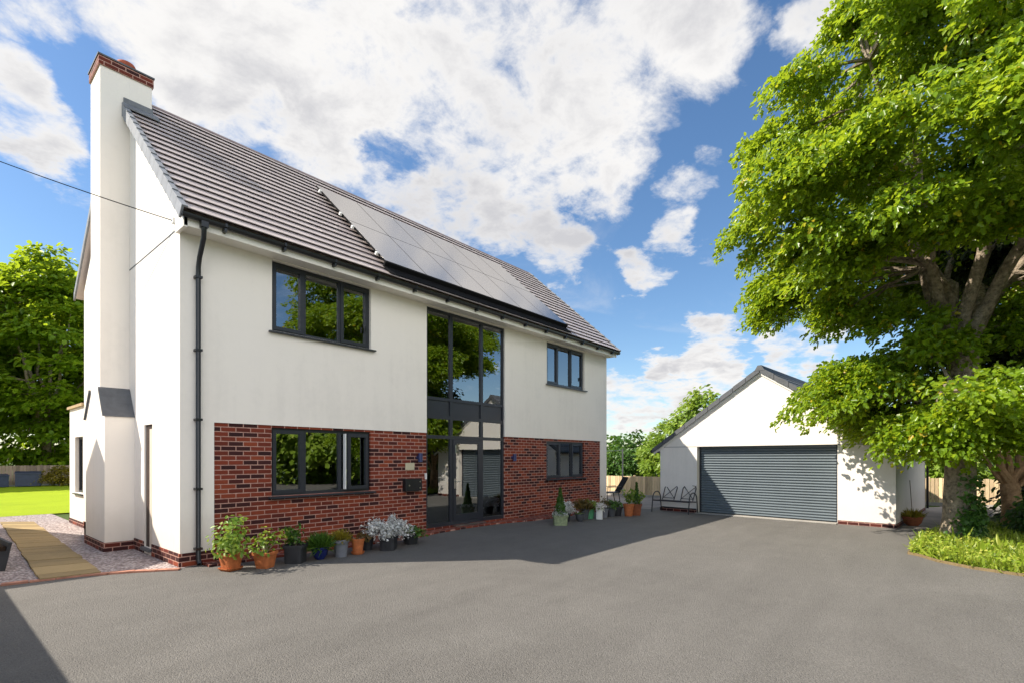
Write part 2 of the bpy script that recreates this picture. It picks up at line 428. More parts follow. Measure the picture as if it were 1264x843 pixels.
# ------------------------------------------------------------------ setting: ground sheets
def sheet(name, poly, z, mat, thick=.0):
    b = MB()
    if thick: b.prism(poly, 'z', z-thick, z)
    else: b.add([(x,y,z) for x,y in poly], [tuple(range(len(poly)))])
    return kind(b.build(name, mat), 'structure')
sheet('ground', [(-400,-400),(400,-400),(400,400),(-400,400)], -.03, M['field'])
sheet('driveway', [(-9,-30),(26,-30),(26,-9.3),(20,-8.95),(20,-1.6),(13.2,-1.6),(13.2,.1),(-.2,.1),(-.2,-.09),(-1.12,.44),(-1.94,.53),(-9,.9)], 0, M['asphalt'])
sheet('gravel', [(-9,.9),(-1.94,.53),(-1.12,.44),(-.2,-.09),(0.05,-.1),(0.05,11.7),(-9,11.7)], .004, M['gravel'])
sheet('lawn', [(-14,11.7),(14,11.7),(18,45),(-20,45)], .006, M['lawn'])
sheet('patio', [(13.2,-1.6),(13.2,9),(22,9),(22,-1.6)], .004, M['paving'])
sheet('side_path', [(13.0,-8.3),(20,-8.7),(21.2,-9.6),(13.3,-9.25)], .008, M['paving'])
# brick kerb along the gravel
kb = MB()
kp = [(-9,.9),(-1.94,.53),(-1.12,.42),(-.55,.14),(-.06,-.2)]
for a, c in zip(kp[:-1], kp[1:]):
    a = Vector((*a,0)); c = Vector((*c,0)); d = (c-a); L = d.length; d.normalize(); nrm = Vector((-d.y,d.x,0))
    n = max(1, int(L/.22))
    for i in range(n):
        t0, t1 = a + d*(L*i/n+.005), a + d*(L*(i+1)/n-.005)
        zz = random.uniform(.02,.032)
        P = [t0-nrm*.055, t1-nrm*.055, t1+nrm*.055, t0+nrm*.055]
        kb.add([(q.x,q.y,-.02) for q in P]+[(q.x,q.y,zz) for q in P], [(0,3,2,1),(4,5,6,7),(0,1,5,4),(1,2,6,5),(2,3,7,6),(3,0,4,7)])
kind(kb.build('kerb', M['kerb_brick']), 'structure')
# sett apron along the front wall
ap = [(.3,-.02),(.3,-.34),(2,-.42),(4.2,-.55),(5.0,-.36),(6.0,-.27),(7.0,-.30),(7.6,-.42),(8.2,-.62),(10,-.70),(13.2,-.72),(13.2,-.02)]
sheet('apron', ap, .035, M['setts'], .05)
# timber walk: wide sleepers laid across
pb = MB(); tints = []
for i in range(26):
    t = i/26; t2 = (i+.96)/26
    def edge(t): return (-1.56+(.36)*t, .46+9.4*t), (-.90+.28*t, .36+8.9*t)
    (ax,ay),(bx,by) = edge(t); (cx,cy),(dx,dy) = edge(t2)
    z = .034 + random.uniform(-.004,.004)
    j = [random.uniform(-.015,.015) for _ in range(2)]
    P = [(ax+j[0],ay),(bx+j[1],by),(dx+j[1],dy),(cx+j[0],cy)]
    pb.add([(x,y,-.01) for x,y in P]+[(x,y,z) for x,y in P], [(0,3,2,1),(4,5,6,7),(0,1,5,4),(1,2,6,5),(2,3,7,6),(3,0,4,7)])
    tt = random.choice([.25,.35,.45,.4,.85]); tints += [tt]*6
po = pb.build('path', M['sleeper']); set_tint(po, tints); kind(po, 'structure')

# ------------------------------------------------------------------ house
L, W = 13.19, 6.85
EAVE = 5.36                                     # top of front wall
RY, RZ = 3.63, 9.02                             # ridge
SL = .904
def roofz(y): return 5.42 + SL*(y+.43)
house = thing('house', 'two storey white rendered house with brick ground floor, tall chimney and solar panelled roof', 'house')

def grid_wall(axis, pos, th, us, zs, solid, brick=None, bpos=None):
    """wall in a plane: cells of the (us x zs) grid where solid(u,z); reveals at openings"""
    A, B = MB(), MB()
    us = sorted(set(us)); zs = sorted(set(zs))
    def P(u, z, d):
        return (u, d, z) if axis == 'y' else (d, u, z)
    def is_solid(i, j):
        if i < 0 or j < 0 or i >= len(us)-1 or j >= len(zs)-1: return False
        return solid((us[i]+us[i+1])/2, (zs[j]+zs[j+1])/2)
    for i in range(len(us)-1):
        for j in range(len(zs)-1):
            if not is_solid(i,j): continue
            u0,u1,z0,z1 = us[i],us[i+1],zs[j],zs[j+1]
            isb = brick is not None and brick((u0+u1)/2,(z0+z1)/2)
            b = B if isb else A; f = bpos if isb else pos
            b.add([P(u0,z0,f),P(u1,z0,f),P(u1,z1,f),P(u0,z1,f)], [(0,1,2,3)])
            b.add([P(u0,z0,pos+th),P(u1,z0,pos+th),P(u1,z1,pos+th),P(u0,z1,pos+th)], [(0,3,2,1)])
            for (di,dj,e0,e1) in ((-1,0,(u0,z0),(u0,z1)),(1,0,(u1,z0),(u1,z1)),(0,-1,(u0,z0),(u1,z0)),(0,1,(u0,z1),(u1,z1))):
                nb = is_solid(i+di,j+dj)
                if not nb:
                    b.add([P(*e0,f),P(*e1,f),P(*e1,pos+th),P(*e0,pos+th)], [(0,1,2,3)])
                elif brick is not None and not isb and brick((us[i+di]+us[i+di+1])/2,(zs[j+dj]+zs[j+dj+1])/2):
                    A.add([P(*e0,pos),P(*e1,pos),P(*e1,bpos),P(*e0,bpos)], [(0,1,2,3)])
    return A, B
BZ = 2.29
wins = [(1.43,3.48,3.97,5.22),(1.43,3.48,1.03,2.25),(9.64,11.74,3.95,5.20),(9.64,11.74,1.08,2.22)]
GL = (4.98,7.73,.07,5.21)
holes = wins + [GL]
def solid_f(u,z):
    return not any(a<u<b and c<z<d for a,b,c,d in holes)
def brick_f(u,z):
    return (z < BZ and (.49<u<4.98 or 7.73<u<12.76)) or (z < .07 and .49<u<12.76)
us = [0,.49,12.76,L] + [q for w in holes for q in w[:2]]
zs = [0,BZ,EAVE] + [q for w in holes for q in w[2:]]
A,B = grid_wall('y', 0, .30, us, zs, solid_f, brick_f, .018)
A.build('wall', M['render'], house)
bp = B.build('brick_panel', M['brick'], house)
# gable (left) and right gable, rear wall
slot = (1.41,1.89,.12,2.30)
def solid_g(u,z): return not (slot[0]<u<slot[1] and slot[2]<z<slot[3])
A,_ = grid_wall('x', 0, .30, [.302,W-.002,*slot[:2]], [0,*slot[2:],5.30], solid_g)
A.box(0,.3,0.0,.302,0,.0001)
g2 = MB()
A.prism([(.0,5.31),(W,5.31),(W,5.75),(RY,RZ-.22),(.0,5.62)], 'x', 0.001, .3)
A.build('gable_wall', M['render'], house)
# thin joint bead at eaves level on the gable
jb = MB(); jb.box(-.006,.01,.0,2.86,5.295,5.315); jb.build('joint_bead', M['slate_trim'], house)
A = MB(); A.box(L-.3,L,.302,W,0,5.30); A.prism([(.0,5.301),(W,5.301),(W,5.75),(RY,RZ-.22),(.0,5.62)], 'x', L-.3, L-.001)
A.build('gable_wall', M['render'], house)
rear = [(1.4,4.2,.9,2.3),(5.2,7.6,.1,2.3),(9.2,12.2,.5,2.3),(1.4,4.2,3.9,5.1),(5.2,7.6,3.6,5.1),(9.2,12.2,3.9,5.1)]
A,_ = grid_wall('y', W-.3, .3, [.3,L-.3]+[q for w in rear for q in w[:2]], [0,5.7]+[q for w in rear for q in w[2:]], lambda u,z: not any(a<u<b and c<z<d for a,b,c,d in rear))
A.build('rear_wall', M['brick'], house)
# interior: floors, partitions, ceiling
f = MB(); f.box(.3,L-.3,.3,W-.3,.0,.07); f.build('floor', M['oak'], house)
c = MB()
for x0,x1 in ((.3,4.9),(7.85,L-.3)): c.box(x0,x1,.3,W-.3,2.62,2.86)
c.box(4.9,7.85,3.3,W-.3,2.62,2.86); c.box(.3,L-.3,.3,W-.3,5.30,5.34)
c.build('floor_slab', M['interior'], house)
w = MB()
for x in (4.75,7.85):
    w.box(x,x+.1,.3,W-.3,.071,2.619); w.box(x,x+.1,.3,W-.3,2.861,5.299)
w.box(4.86,5.5,4.3,4.4,.071,2.619); w.box(6.6,7.84,4.3,4.4,.071,2.619); w.box(5.5,6.6,4.3,4.4,2.2,2.619)
w.box(4.86,7.84,4.3,4.4,2.861,5.299); w.box(.3,4.74,4.3,4.4,2.861,5.299); w.box(7.96,12.8,4.6,4.7,2.861,5.299)
w.box(.3,2.4,4.4,4.5,.071,2.619); w.box(9.9,12.8,4.6,4.7,.071,2.619)
w.build('interior_wall', M['interior'], house)

# windows
def window(x0,x1,z0,z1,mull,y=.07,sill=True,fw=.055,axis='y',sashes=(),parent=house,handle=True):
    """fixed frame with mullions, opening sashes, panes as sub-parts"""
    b = MB(); d0,d1 = y, y+.07
    def bx(b,u0,u1,e0,e1,w0,w1):
        if axis == 'y': b.box(u0,u1,e0,e1,w0,w1)
        else: b.box(e0,e1,u0,u1,w0,w1)
    bx(b,x0,x0+fw,d0,d1,z0,z1); bx(b,x1-fw,x1,d0,d1,z0,z1)
    bx(b,x0+fw,x1-fw,d0,d1,z0,z0+fw); bx(b,x0+fw,x1-fw,d0,d1,z1-fw,z1)
    edges = [x0+fw]
    for mm in mull:
        bx(b,mm-.035,mm+.035,d0+.001,d1-.001,z0+fw,z1-fw); edges += [mm-.035,mm+.035]
    edges.append(x1-fw)
    cells = [(edges[2*i],edges[2*i+1]) for i in range(len(edges)//2)]
    for i in sashes:                                   # opening lights: a second rim proud of the frame
        u0,u1 = cells[i]; s = .045
        q0,q1 = y-.018, y+.04
        bx(b,u0-.02,u0+s,q0,q1,z0+fw-.02,z1-fw+.02); bx(b,u1-s,u1+.02,q0,q1,z0+fw-.02,z1-fw+.02)
        bx(b,u0+s,u1-s,q0,q1,z0+fw-.02,z0+fw+s); bx(b,u0+s,u1-s,q0,q1,z1-fw-s,z1-fw+.02)
    fr = b.build('window', M['anthracite'], parent)
    for i,(u0,u1) in enumerate(cells):
        g = MB(); bx(g,u0,u1,y+.028,y+.04,z0+fw,z1-fw); g.build('pane', M['glass'], fr)
    if sill:
        s = MB()
        if axis == 'y': s.prism([(-.075,z0-.045),(y+.03,z0-.045),(y+.03,z0-.001),(-.075,z0-.02)],'x',x0-.06,x1+.08)
        else: s.prism([(-.05,z0-.045),(y+.03,z0-.045),(y+.03,z0-.001),(-.05,z0-.02)],'y',x0-.05,x1+.05)
        s.build('sill', M['anthracite'], fr)
    return fr
w1 = window(1.43,3.48,3.97,5.22,[2.06,2.80],sashes=(0,2))
w2 = window(1.43,3.48,1.03,2.25,[2.06,2.80],sashes=(0,))
w3 = window(9.64,11.74,3.95,5.20,[10.30,10.98],sashes=(0,2))
w4 = window(9.64,11.74,1.08,2.22,[10.42,11.05],sashes=(0,2))
for fr,x,z in ((w1,3.36,4.3),(w3,11.62,4.25)):
    b = MB(); b.box(x-.012,x+.012,.02,.05,z,z+.12); b.build('handle', M['black_plastic'], fr)
# the right light of the lower window stands ajar, its pale inner edge showing
b = MB(); b.box(2.865,2.885,-.03,.05,1.09,2.19); b.build('sash_edge', M['white_plastic'], w2)
b = MB()
Ms = Matrix.Translation((3.40,.035,0)) @ Matrix.Rotation(R(9),4,'Z')
for q in ((-.50,-.44,1.085,2.195),(-.06,0,1.085,2.195),(-.44,-.06,1.085,1.15),(-.44,-.06,2.13,2.195)): b.box(q[0],q[1],-.03,.02,q[2],q[3],M=Ms)
sash = b.build('sash', M['anthracite'], w2)
for a,b_,c_,d_ in rear:
    window(a,b_,c_,d_,[(a+b_)/2],y=W-.2,sill=False)
# blinds and curtains
def drape(name,x0,x1,y,z0,z1,folds,mat,par):
    b = MB(); n = folds*6; V=[]
    for i in range(n+1):
        x = x0+(x1-x0)*i/n; yy = y+.03*math.sin(i/6*2*math.pi)
        V += [(x,yy,z0),(x,yy,z1)]
    b.add(V,[(2*i,2*i+2,2*i+3,2*i+1) for i in range(n)])
    o = b.build(name,mat,par,smooth=True)
    s = o.modifiers.new('thickness','SOLIDIFY'); s.thickness=.004
    return o
drape('curtain',3.05,3.45,.42,2.9,5.2,5,M['curtain'],house)
drape('curtain',1.36,1.66,.42,2.9,5.2,4,M['curtain'],house)
drape('curtain',3.28,3.60,.42,.1,2.4,5,M['curtain'],house)
drape('curtain',11.3,11.8,.45,2.9,5.2,6,M['curtain'],house)
drape('curtain',10.15,10.5,.45,.1,2.4,5,M['curtain'],house)
b = MB(); b.box(9.7,11.7,.36,.38,2.02,2.3); b.box(10.5,11.0,.37,.385,1.55,2.02); b.build('blind', M['curtain'], house)

# tall entrance glazing
x0,x1,z0,z1 = GL; mul = [5.80,6.87]; y = .05
b = MB()
b.box(x0,x0+.06,y,y+.09,z0,z1); b.box(x1-.06,x1,y,y+.09,z0,z1)
b.box(x0+.06,x1-.06,y,y+.09,z1-.06,z1); b.box(x0+.06,x1-.06,y,y+.09,z0,z0+.09)
for mm in mul: b.box(mm-.045,mm+.045,y+.001,y+.088,z0+.09,z1-.06)
cols = [(x0+.06,mul[0]-.045),(mul[0]+.045,mul[1]-.045),(mul[1]+.045,x1-.06)]
for u0,u1 in cols:
    for a,c in ((3.08,3.15),(2.64,2.72),(2.17,2.25)): b.box(u0,u1,y+.002,y+.086,a,c)
ent = b.build('entrance_glazing', M['anthracite'], house)
for i,(u0,u1) in enumerate(cols):
    g = MB(); g.box(u0,u1,y+.035,y+.05,3.15,z1-.06); g.build('pane', M['glass'], ent)
    g = MB(); g.box(u0,u1,y+.035,y+.05,2.25,2.64); g.build('pane', M['glass'], ent)
    g = MB(); g.box(u0,u1,y+.03,y+.05,2.72,3.08); g.build('spandrel_panel', M['anthracite'], ent)
    if i != 1:
        g = MB(); g.box(u0,u1,y+.035,y+.05,z0+.09,2.17); g.build('pane', M['glass'], ent)
u0,u1 = cols[1]
b = MB(); t=.10; q=y-.012
b.box(u0+.004,u0+t,q,q+.06,z0+.095,2.165); b.box(u1-t,u1-.004,q,q+.06,z0+.095,2.165); b.box(u0+t,u1-t,q,q+.06,z0+.095,z0+.25); b.box(u0+t,u1-t,q,q+.06,2.06,2.165)
door = b.build('door', M['anthracite'], house)
g = MB(); g.box(u0+t,u1-t,q+.02,q+.035,z0+.25,2.06); g.build('pane', M['glass'], door)
b = MB(); b.box(u0+.035,u0+.065,q-.012,q,.96,1.20); b.tube([(u0+.05,q-.01,1.13),(u0+.05,q-.055,1.13),(u0+.19,q-.055,1.13)],.011); b.build('handle', M['steel'], door, smooth=True)
b = MB(); b.tube([(u0+.05,q-.04,1.82),(u0+.05,q-.04,2.02)],.012); b.build('pull_bar', M['steel'], door, smooth=True)
b = MB(); b.box(u0-.05,u1+.05,-.10,y+.02,.045,.068); b.build('threshold', M['steel'], house)

# plinth of dark brick
b = MB()
b.prism([(-.018,-.018),(.488,-.018),(.488,-.001),(-.001,-.001),(-.001,1.405),(-.018,1.405)],'z',0,.21); b.build('plinth', M['brick_dark'], house); b = MB(); b.box(12.762,L+.01,-.016,0,0,.12); b.build('plinth', M['brick_dark'], house); b = MB(); b.box(-.018,-.001,1.895,2.478,0,.21)
b.build('plinth', M['brick_dark'], house); b = MB(); b.prism([(-.47,2.48),(-.019,2.48),(-.019,2.499),(-.4515,2.499),(-.4515,4.051),(-.02,4.051),(-.02,6.85),(-.002,6.85),(-.002,4.07),(-.47,4.07)],'z',0,.17)
b.build('plinth', M['brick_dark'], house)

# slot door in the gable
b = MB(); b.box(.03,.08,slot[0],slot[0]+.04,slot[2],slot[3]); b.box(.03,.08,slot[1]-.17,slot[1],slot[2],slot[3]); b.box(.03,.08,slot[0]+.04,slot[1]-.17,slot[3]-.07,slot[3])
sd = b.build('side_door', M['brown_paint'], house)
b = MB(); b.box(.036,.06,slot[0]+.04,slot[1]-.17,slot[2],slot[3]-.07); b.build('door_panel', M['cream_panel'], sd)
b = MB(); b.box(-.06,.10,slot[0]-.02,slot[1]+.02,slot[2]-.05,slot[2]-.002); b.build('step', M['slate_trim'], sd)

# chimney: breast, shoulder, stack, cap and pot
b = MB()
b.prism([(2.5,.0),(4.05,.0),(4.05,2.50),(3.6,2.98),(3.6,9.0),(2.84,9.0),(2.84,2.98),(2.5,2.50)],'x',-.45,-.001)
b.prism([(2.84,6.0),(3.6,6.0),(3.6,9.0),(2.84,9.0)],'x',-.0005,.36)
chim = b.build('chimney', M['render'], house)
b = MB()
b.prism([(2.47,2.47),(2.50,2.47),(2.838,2.975),(2.838,3.03),(2.80,3.0)],'x',-.485,.0-.002)
b.build('shoulder_tile', M['slate_trim'], chim); b = MB()
b.prism([(4.08,2.47),(4.052,2.47),(3.602,2.975),(3.602,3.03),(3.64,3.0)],'x',-.485,.0-.002)
b.build('shoulder_tile', M['slate_trim'], chim)
b = MB()
b.prism([(2.815,8.34),(2.838,8.34),(2.838,8.57),(2.815,8.57)],'x',-.10,.375)
b.prism([(2.66,roofz(2.66)+.09),(2.812,roofz(2.812)+.085),(2.812,roofz(2.812)+.12),(2.66,roofz(2.66)+.115)],'x',-.12,.45)
b.build('flashing', M['lead'], chim)
b = MB(); b.box(-.475,.385,2.815,3.625,9.002,9.17); b.build('brick_cap', M['brick_cap'], chim)
b = MB(); b.box(-.49,.40,2.80,3.64,9.172,9.20); b.build('capping', M['slate_trim'], chim)
b = MB(); b.lathe([(.13,9.2),(.155,9.24),(.15,9.34),(.165,9.37),(.165,9.41),(.15,9.44),(.12,9.44),(.12,9.41)],(.02,3.2,0),24); b.build('chimney_pot', M['red_pot'], chim, smooth=True)

# roof: every tile of the front slope is its own slab inside one mesh
slope_len = math.hypot(1,SL); ux = Vector((0,1/slope_len,SL/slope_len)); un = Vector((0,-SL/slope_len,1/slope_len))
RT0 = Vector((0,-.43,5.42)); total = (RY+.43)*slope_len; NC = 19; ch = total/NC
b = MB(); tints = []
tw = .335; XL, XR = -.09, L+.11
for r in range(NC):
    s0 = r*ch - .02; s1 = (r+1)*ch + .05
    x = XL - (tw/2 if r%2 else 0)
    while x < XR:
        a0, a1 = max(x, XL), min(x+tw-.0015, XR); x += tw
        if a1 - a0 < .02: continue
        lift = random.uniform(-.001,.0012)
        def P(xx,s,nn): q = RT0 + ux*s + un*nn; return (xx,q.y,q.z)
        h0 = .054+lift; h1 = .010+lift*.3
        b.add([P(a0,s0,h0-.012),P(a1,s0,h0-.012),P(a1,s1,h1-.012),P(a0,s1,h1-.012),P(a0,s0,h0),P(a1,s0,h0),P(a1,s1,h1),P(a0,s1,h1)],
              [(0,3,2,1),(4,5,6,7),(0,1,5,4),(1,2,6,5),(2,3,7,6),(3,0,4,7)])
        tints += [random.random()]*6
# under-slab and the rear slope
b.prism([(-.40,roofz(-.40)-.06),(RY,RZ-.05),(RY,RZ-.16),(-.40,roofz(-.40)-.12)],'x',XL+.02,XR-.02); tints += [.3]*6
b.prism([(RY,RZ+.02),(7.25,5.72),(7.25,5.62),(RY,RZ-.15)],'x',XL,XR); tints += [.4]*6
roof = b.build('roof', M['tile'], house); set_tint(roof, tints)
b = MB(); n = 30
for i in range(n):
    a0 = XL+.42+(XR-XL-.42)*i/n; a1 = XL+.42+(XR-XL-.42)*(i+1)/n-.006
    b.prism([(RY-.15,RZ-.03),(RY-.13,RZ+.02),(RY-.04,RZ+.10),(RY+.04,RZ+.10),(RY+.13,RZ+.02),(RY+.15,RZ-.03)],'x',a0,a1)
b.build('ridge_tile', M['tile_ridge'], roof)
for xa,xb in ((XL-.035,XL+.0),(XR,XR+.035)):
    b = MB()
    for r in range(NC):
        s0, s1 = r*ch-.03, (r+1)*ch-.036
        q = [RT0+ux*s0+un*.075, RT0+ux*s1+un*.058, RT0+ux*s1-un*.11, RT0+ux*s0-un*.13]
        b.prism([(p.y,p.z) for p in q],'x',xa,xb)
        q = [RT0+ux*s0+un*.075, RT0+ux*s1+un*.058, RT0+ux*s1+un*.045, RT0+ux*s0+un*.055]
        b.prism([(p.y,p.z) for p in q],'x',xb if xa<0 else xa-.05, (xb+.05) if xa<0 else xa)
    b.prism([(RY,RZ+.06),(7.3,5.75),(7.3,5.58),(RY,RZ-.12)],'x',xa,xb)
    b.build('verge_trim', M['verge'], roof)
# fascia, soffit, gutter with brackets, downpipe
b = MB(); b.box(-.05,L+.06,-.36,-.33,5.22,5.40); b.box(-.05,L+.06,-.33,-.002,5.24,5.26); b.box(-.06,-.005,-.36,.02,5.20,5.42)
b.build('fascia', M['render_trim'], house)
b = MB()
prof = [(-.055*math.cos(t)-.425, 5.375-.06*math.sin(t)) for t in [math.pi*k/8 for k in range(9)]]
prof2 = [(-.047*math.cos(t)-.425, 5.375-.052*math.sin(t)) for t in [math.pi*(8-k)/8 for k in range(9)]]
b.prism(prof+prof2,'x',-.10,L+.13)
for ex in (-.10,L+.126): b.prism(prof,'x',ex-.002,ex+.004)
for i in range(14):
    x = .5+i*.95; b.box(x-.018,x+.018,-.487,-.36,5.335,5.39)
for i in range(14):
    x = .5+i*.95; b.box(x-.02,x+.02,-.46,-.361,5.27,5.33)
b.build('gutter', M['black_plastic'], house)
b = MB(); b.tube([(.20,-.425,5.36),(.20,-.425,5.22),(.215,-.36,5.10),(.23,-.14,4.86),(.235,-.075,4.72),(.235,-.07,4.5),(.235,-.07,.10),(.235,-.12,.03)],.036,12)
for z in (4.55,3.4,2.3,1.2,.25): b.box(.185,.285,-.115,-.005,z,z+.035)
b.box(.15,.25,-.47,-.38,5.24,5.33)
b.build('downpipe', M['black_plastic'], house, smooth=True)

# solar array: two rows of six
for row in range(2):
    for i in range(6):
        xa = 3.62+1.113*i; 
        s0 = (-.17+.43)*slope_len + row*1.875; s1 = s0+1.865
        def slab(b,a0,a1,t0,t1,n0,n1):
            P=[]
            for nn in (n0,n1):
                for (xx,ss) in ((a0,t0),(a1,t0),(a1,t1),(a0,t1)):
                    q = RT0+ux*ss+un*nn; P.append((xx,q.y,q.z))
            b.add(P,[(0,3,2,1),(4,5,6,7),(0,1,5,4),(1,2,6,5),(2,3,7,6),(3,0,4,7)])
        b = MB(); slab(b,xa+.004,xa+1.109,s0,s1,.135,.172)
        sp = b.build('solar_panel', M['solar_rim'], house)
        b = MB(); slab(b,xa+.012,xa+1.101,s0+.008,s1-.008,.1725,.176); b.build('panel_glass', M['solar'], sp)
        if i == 0:
            for ss in (s0+.3,s1-.35):
                b = MB(); slab(b,xa-.05,xa+.003,ss,ss+.05,.12,.185); b.build('clamp', M['white_plastic'], sp)
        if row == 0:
            b = MB(); slab(b,xa,xa+1.113,s0-.05,s0-.004,.05,.17); slab(b,xa,xa+1.113,.02,s0-.052,.056,.075); b.build('skirt', M['solar_rim'], sp)  # black edge tray; its colour also stands in for deep shade below the panels

# fittings on the front wall
b = MB(); b.box(4.30,4.76,-.10,.016,.97,1.25); lb = b.build('letter_box', M['black_plastic'], house, bevel=.008)
for (x,z) in ((4.70,1.18),(4.70,1.04),(4.40,1.10)):
    b = MB(); b.tube([(x,-.101,z),(x,-.107,z)],.016,12); b.build('lock', M['steel'], lb)
b = MB(); b.box(4.37,4.62,-.004,.016,1.44,1.60); pq = b.build('house_plaque', M['plaque'], house, bevel=.006)
for x in (4.73,8.05):
    b = MB(); b.tube([(x,.016,1.72),(x,-.05,1.72)],.045,14); b.tube([(x,-.075,1.62),(x,-.075,1.82)],.05,16); b.build('wall_lamp', M['lamp_blue'], house, smooth=True)
b = MB(); b.box(4.93,4.965,-.02,.016,1.22,1.36); b.build('door_bell', M['white_plastic'], house)
b = MB(); b.box(-.045,-.002,.18,.26,5.42,5.50); b.build('cable_bracket', M['white_plastic'], house)

# single-storey rear wing, flush with the gable
b = MB()
A,_ = grid_wall('x', 0.002, .28, [W+.002,8.61,6.99,7.93], [0,.83,2.24,2.98], lambda u,z: not (6.99<u<7.93 and .83<z<2.24))
A.box(.283,6,8.33,8.61,0,2.98); A.box(.283,6,W+.01,8.32,2.80,2.97); A.box(5.7,6,W+.01,8.32,0,2.79)
A.build('rear_wing', M['render'], house)
b = MB(); b.box(-.05,6.05,W+.003,8.66,2.982,3.05); b.build('wing_coping', M['oak_coping'], house)
window(6.99,7.93,.83,2.24,[7.45],y=.08,axis='x')
b = MB(); b.box(-.014,0,W+.01,8.62,0,.13); b.build('wing_plinth', M['brick_dark'], house)
b = MB(); b.box(.3,5.6,W+.02,8.3,.0,.06); b.build('wing_floor', M['oak'], house)

# ------------------------------------------------------------------ things seen through the glass
ch_ = thing('chandelier', 'dark metal chandelier with hanging glass drops behind the tall entrance window', 'chandelier', (5.45,1.0,3.7))
b = MB()
for z,r in ((.45,.22),(.15,.36),(-.05,.26)):
    b.tube([(r*math.cos(2*math.pi*k/20),r*math.sin(2*math.pi*k/20),z) for k in range(21)],.014,6)
for k in range(8):
    a = 2*math.pi*k/8; b.tube([(.22*math.cos(a),.22*math.sin(a),.45),(.36*math.cos(a),.36*math.sin(a),.15),(.26*math.cos(a),.26*math.sin(a),-.05)],.008,5)
b.tube([(0,0,.45),(0,0,1.59)],.012,6); b.build('frame', M['black_iron'], ch_)
b = MB()
for z,r,nn in ((.15,.36,22),(-.05,.26,16)):
    for k in range(nn):
        a = 2*math.pi*k/nn; b.lathe([(.004,-.17),(.014,-.10),(.006,0)],(r*math.cos(a),r*math.sin(a),z),6)
b.build('glass_drop', M['white_plastic'], ch_)
tb = thing('hall_table', 'dark wooden console table just inside the entrance glazing', 'table', (5.35,2.6,.07))
b = MB(); b.box(-.4,.4,-.2,.2,.74,.78); b.build('top', M['dark_wood'], tb)
for sx in (-.36,.36):
    for sy in (-.16,.16):
        b = MB(); b.box(sx-.025,sx+.025,sy-.025,sy+.025,0,.739); b.build('leg', M['dark_wood'], tb)
cr = thing('hall_chair', 'dark high backed chair seen through the glazed front door', 'chair', (6.55,2.3,.07), R(20))
b = MB(); b.box(-.22,.22,-.22,.22,.42,.48); b.build('seat', M['dark_wood'], cr)
b = MB(); b.box(-.22,.22,.18,.22,.481,1.12); b.build('backrest', M['dark_wood'], cr)
for sx in (-.19,.19):
    for sy in (-.19,.19):
        b = MB(); b.box(sx-.02,sx+.02,sy-.02,sy+.02,0,.419); b.build('leg', M['dark_wood'], cr)
ov = MB()
ov.lathe([(.01,-.012),(.19,-.01),(.2,0),(.19,.01),(.01,.012)],(0,0,0),28)
o = ov.build('window_ornament', M['bush_green'], smooth=True); o.rotation_euler=(R(90),0,0); o.scale=(.55,1.05,1); o.location=(1.79,.25,1.78)
set_tint(o,[.4]*len(o.data.polygons))
tag(o,'green oval ornament hanging behind the lower left window','ornament')
# a sill inside the lower window with bowls of flowers
b = MB(); b.box(1.4,3.5,.301,.5,.98,1.02); b.build('window_board', M['white_plastic'], house)
def bowl(x,lab,mat,leaf):
    t = thing('flower_bowl', lab, 'bowl', (x,.40,1.02))
    q = MB(); q.lathe([(.05,0),(.09,.05),(.1,.1),(.09,.1),(.04,.02)],(0,0,0),16); q.build('bowl', mat, t, smooth=True)
    n = 60; a = RNG.normal(size=(n,3))*np.array([.05,.035,.035])+np.array([0,0,.14])
    leaf_mesh('flowers', a, RNG.normal(size=(n,3))+np.array([0,-.5,.6]), RNG.normal(size=(n,3)), np.full(n,.07), RNG.uniform(0,1,n), leaf, t, LEAF_OVAL)
bowl(1.70,'bowl of yellow green flowers at the left end of the lower window board',M['green_pot'],M['bush_lime'])
bowl(2.40,'blue bowl with pale flowers at the middle of the lower window board',M['blue_glaze'],M['flower'])

# ------------------------------------------------------------------ overhead cable
b = MB(); a0 = Vector((-.045,.22,5.46)); a1 = Vector((-5.0,10.4,10.3)); pts=[]
for i in range(41):
    t = i/40; p = a0.lerp(a1,t); p.z -= .45*4*t*(1-t)*.35; pts.append(p)
M['cable'] = simple('cable_black', (.01,.01,.011), 1.0, 0.0)
b.tube(pts,.008,6); tag(b.build('overhead_cable', M['cable']),'thin black overhead cable running to the corner of the house below the roof','cable')

# ------------------------------------------------------------------ garage (turned four degrees)
GA = R(4)
yd = (-math.sin(GA), -math.cos(GA)); xd = (math.cos(GA), -math.sin(GA))
gw = 6.22; gd = 6.0
garage = thing('garage', 'white rendered double garage with grey roller door and dark pitched roof', 'garage', (13.17,-2.01,0), -GA)
# local frame: X into the building, Y = minus along the face (0 .. -gw)
ge, gr = 2.06, 4.18; gm = -gw/2
dop = (-5.0,-1.24,.02,2.06)
A,_ = grid_wall('x', 0, .22, [-gw,0,dop[0],dop[1]], [0,dop[3],2.06], lambda u,z: not (dop[0]<u<dop[1]))
A.prism([(0,2.061),(-gw,2.061),(gm,gr)],'x',.001,.22)
A.box(.222,gd,-.22,0,0,2.06); A.box(.222,gd,-gw,-gw+.22,0,2.06); A.box(gd-.22,gd-.001,-gw+.221,-.221,0,2.06); A.prism([(0,2.061),(-gw,2.061),(gm,gr)],'x',gd-.22,gd-.001)
A.build('wall', M['render'], garage)
b = MB(); b.box(-.005,.01,-gw,0,2.052,2.066); b.build('joint_bead', M['slate_trim'], garage)
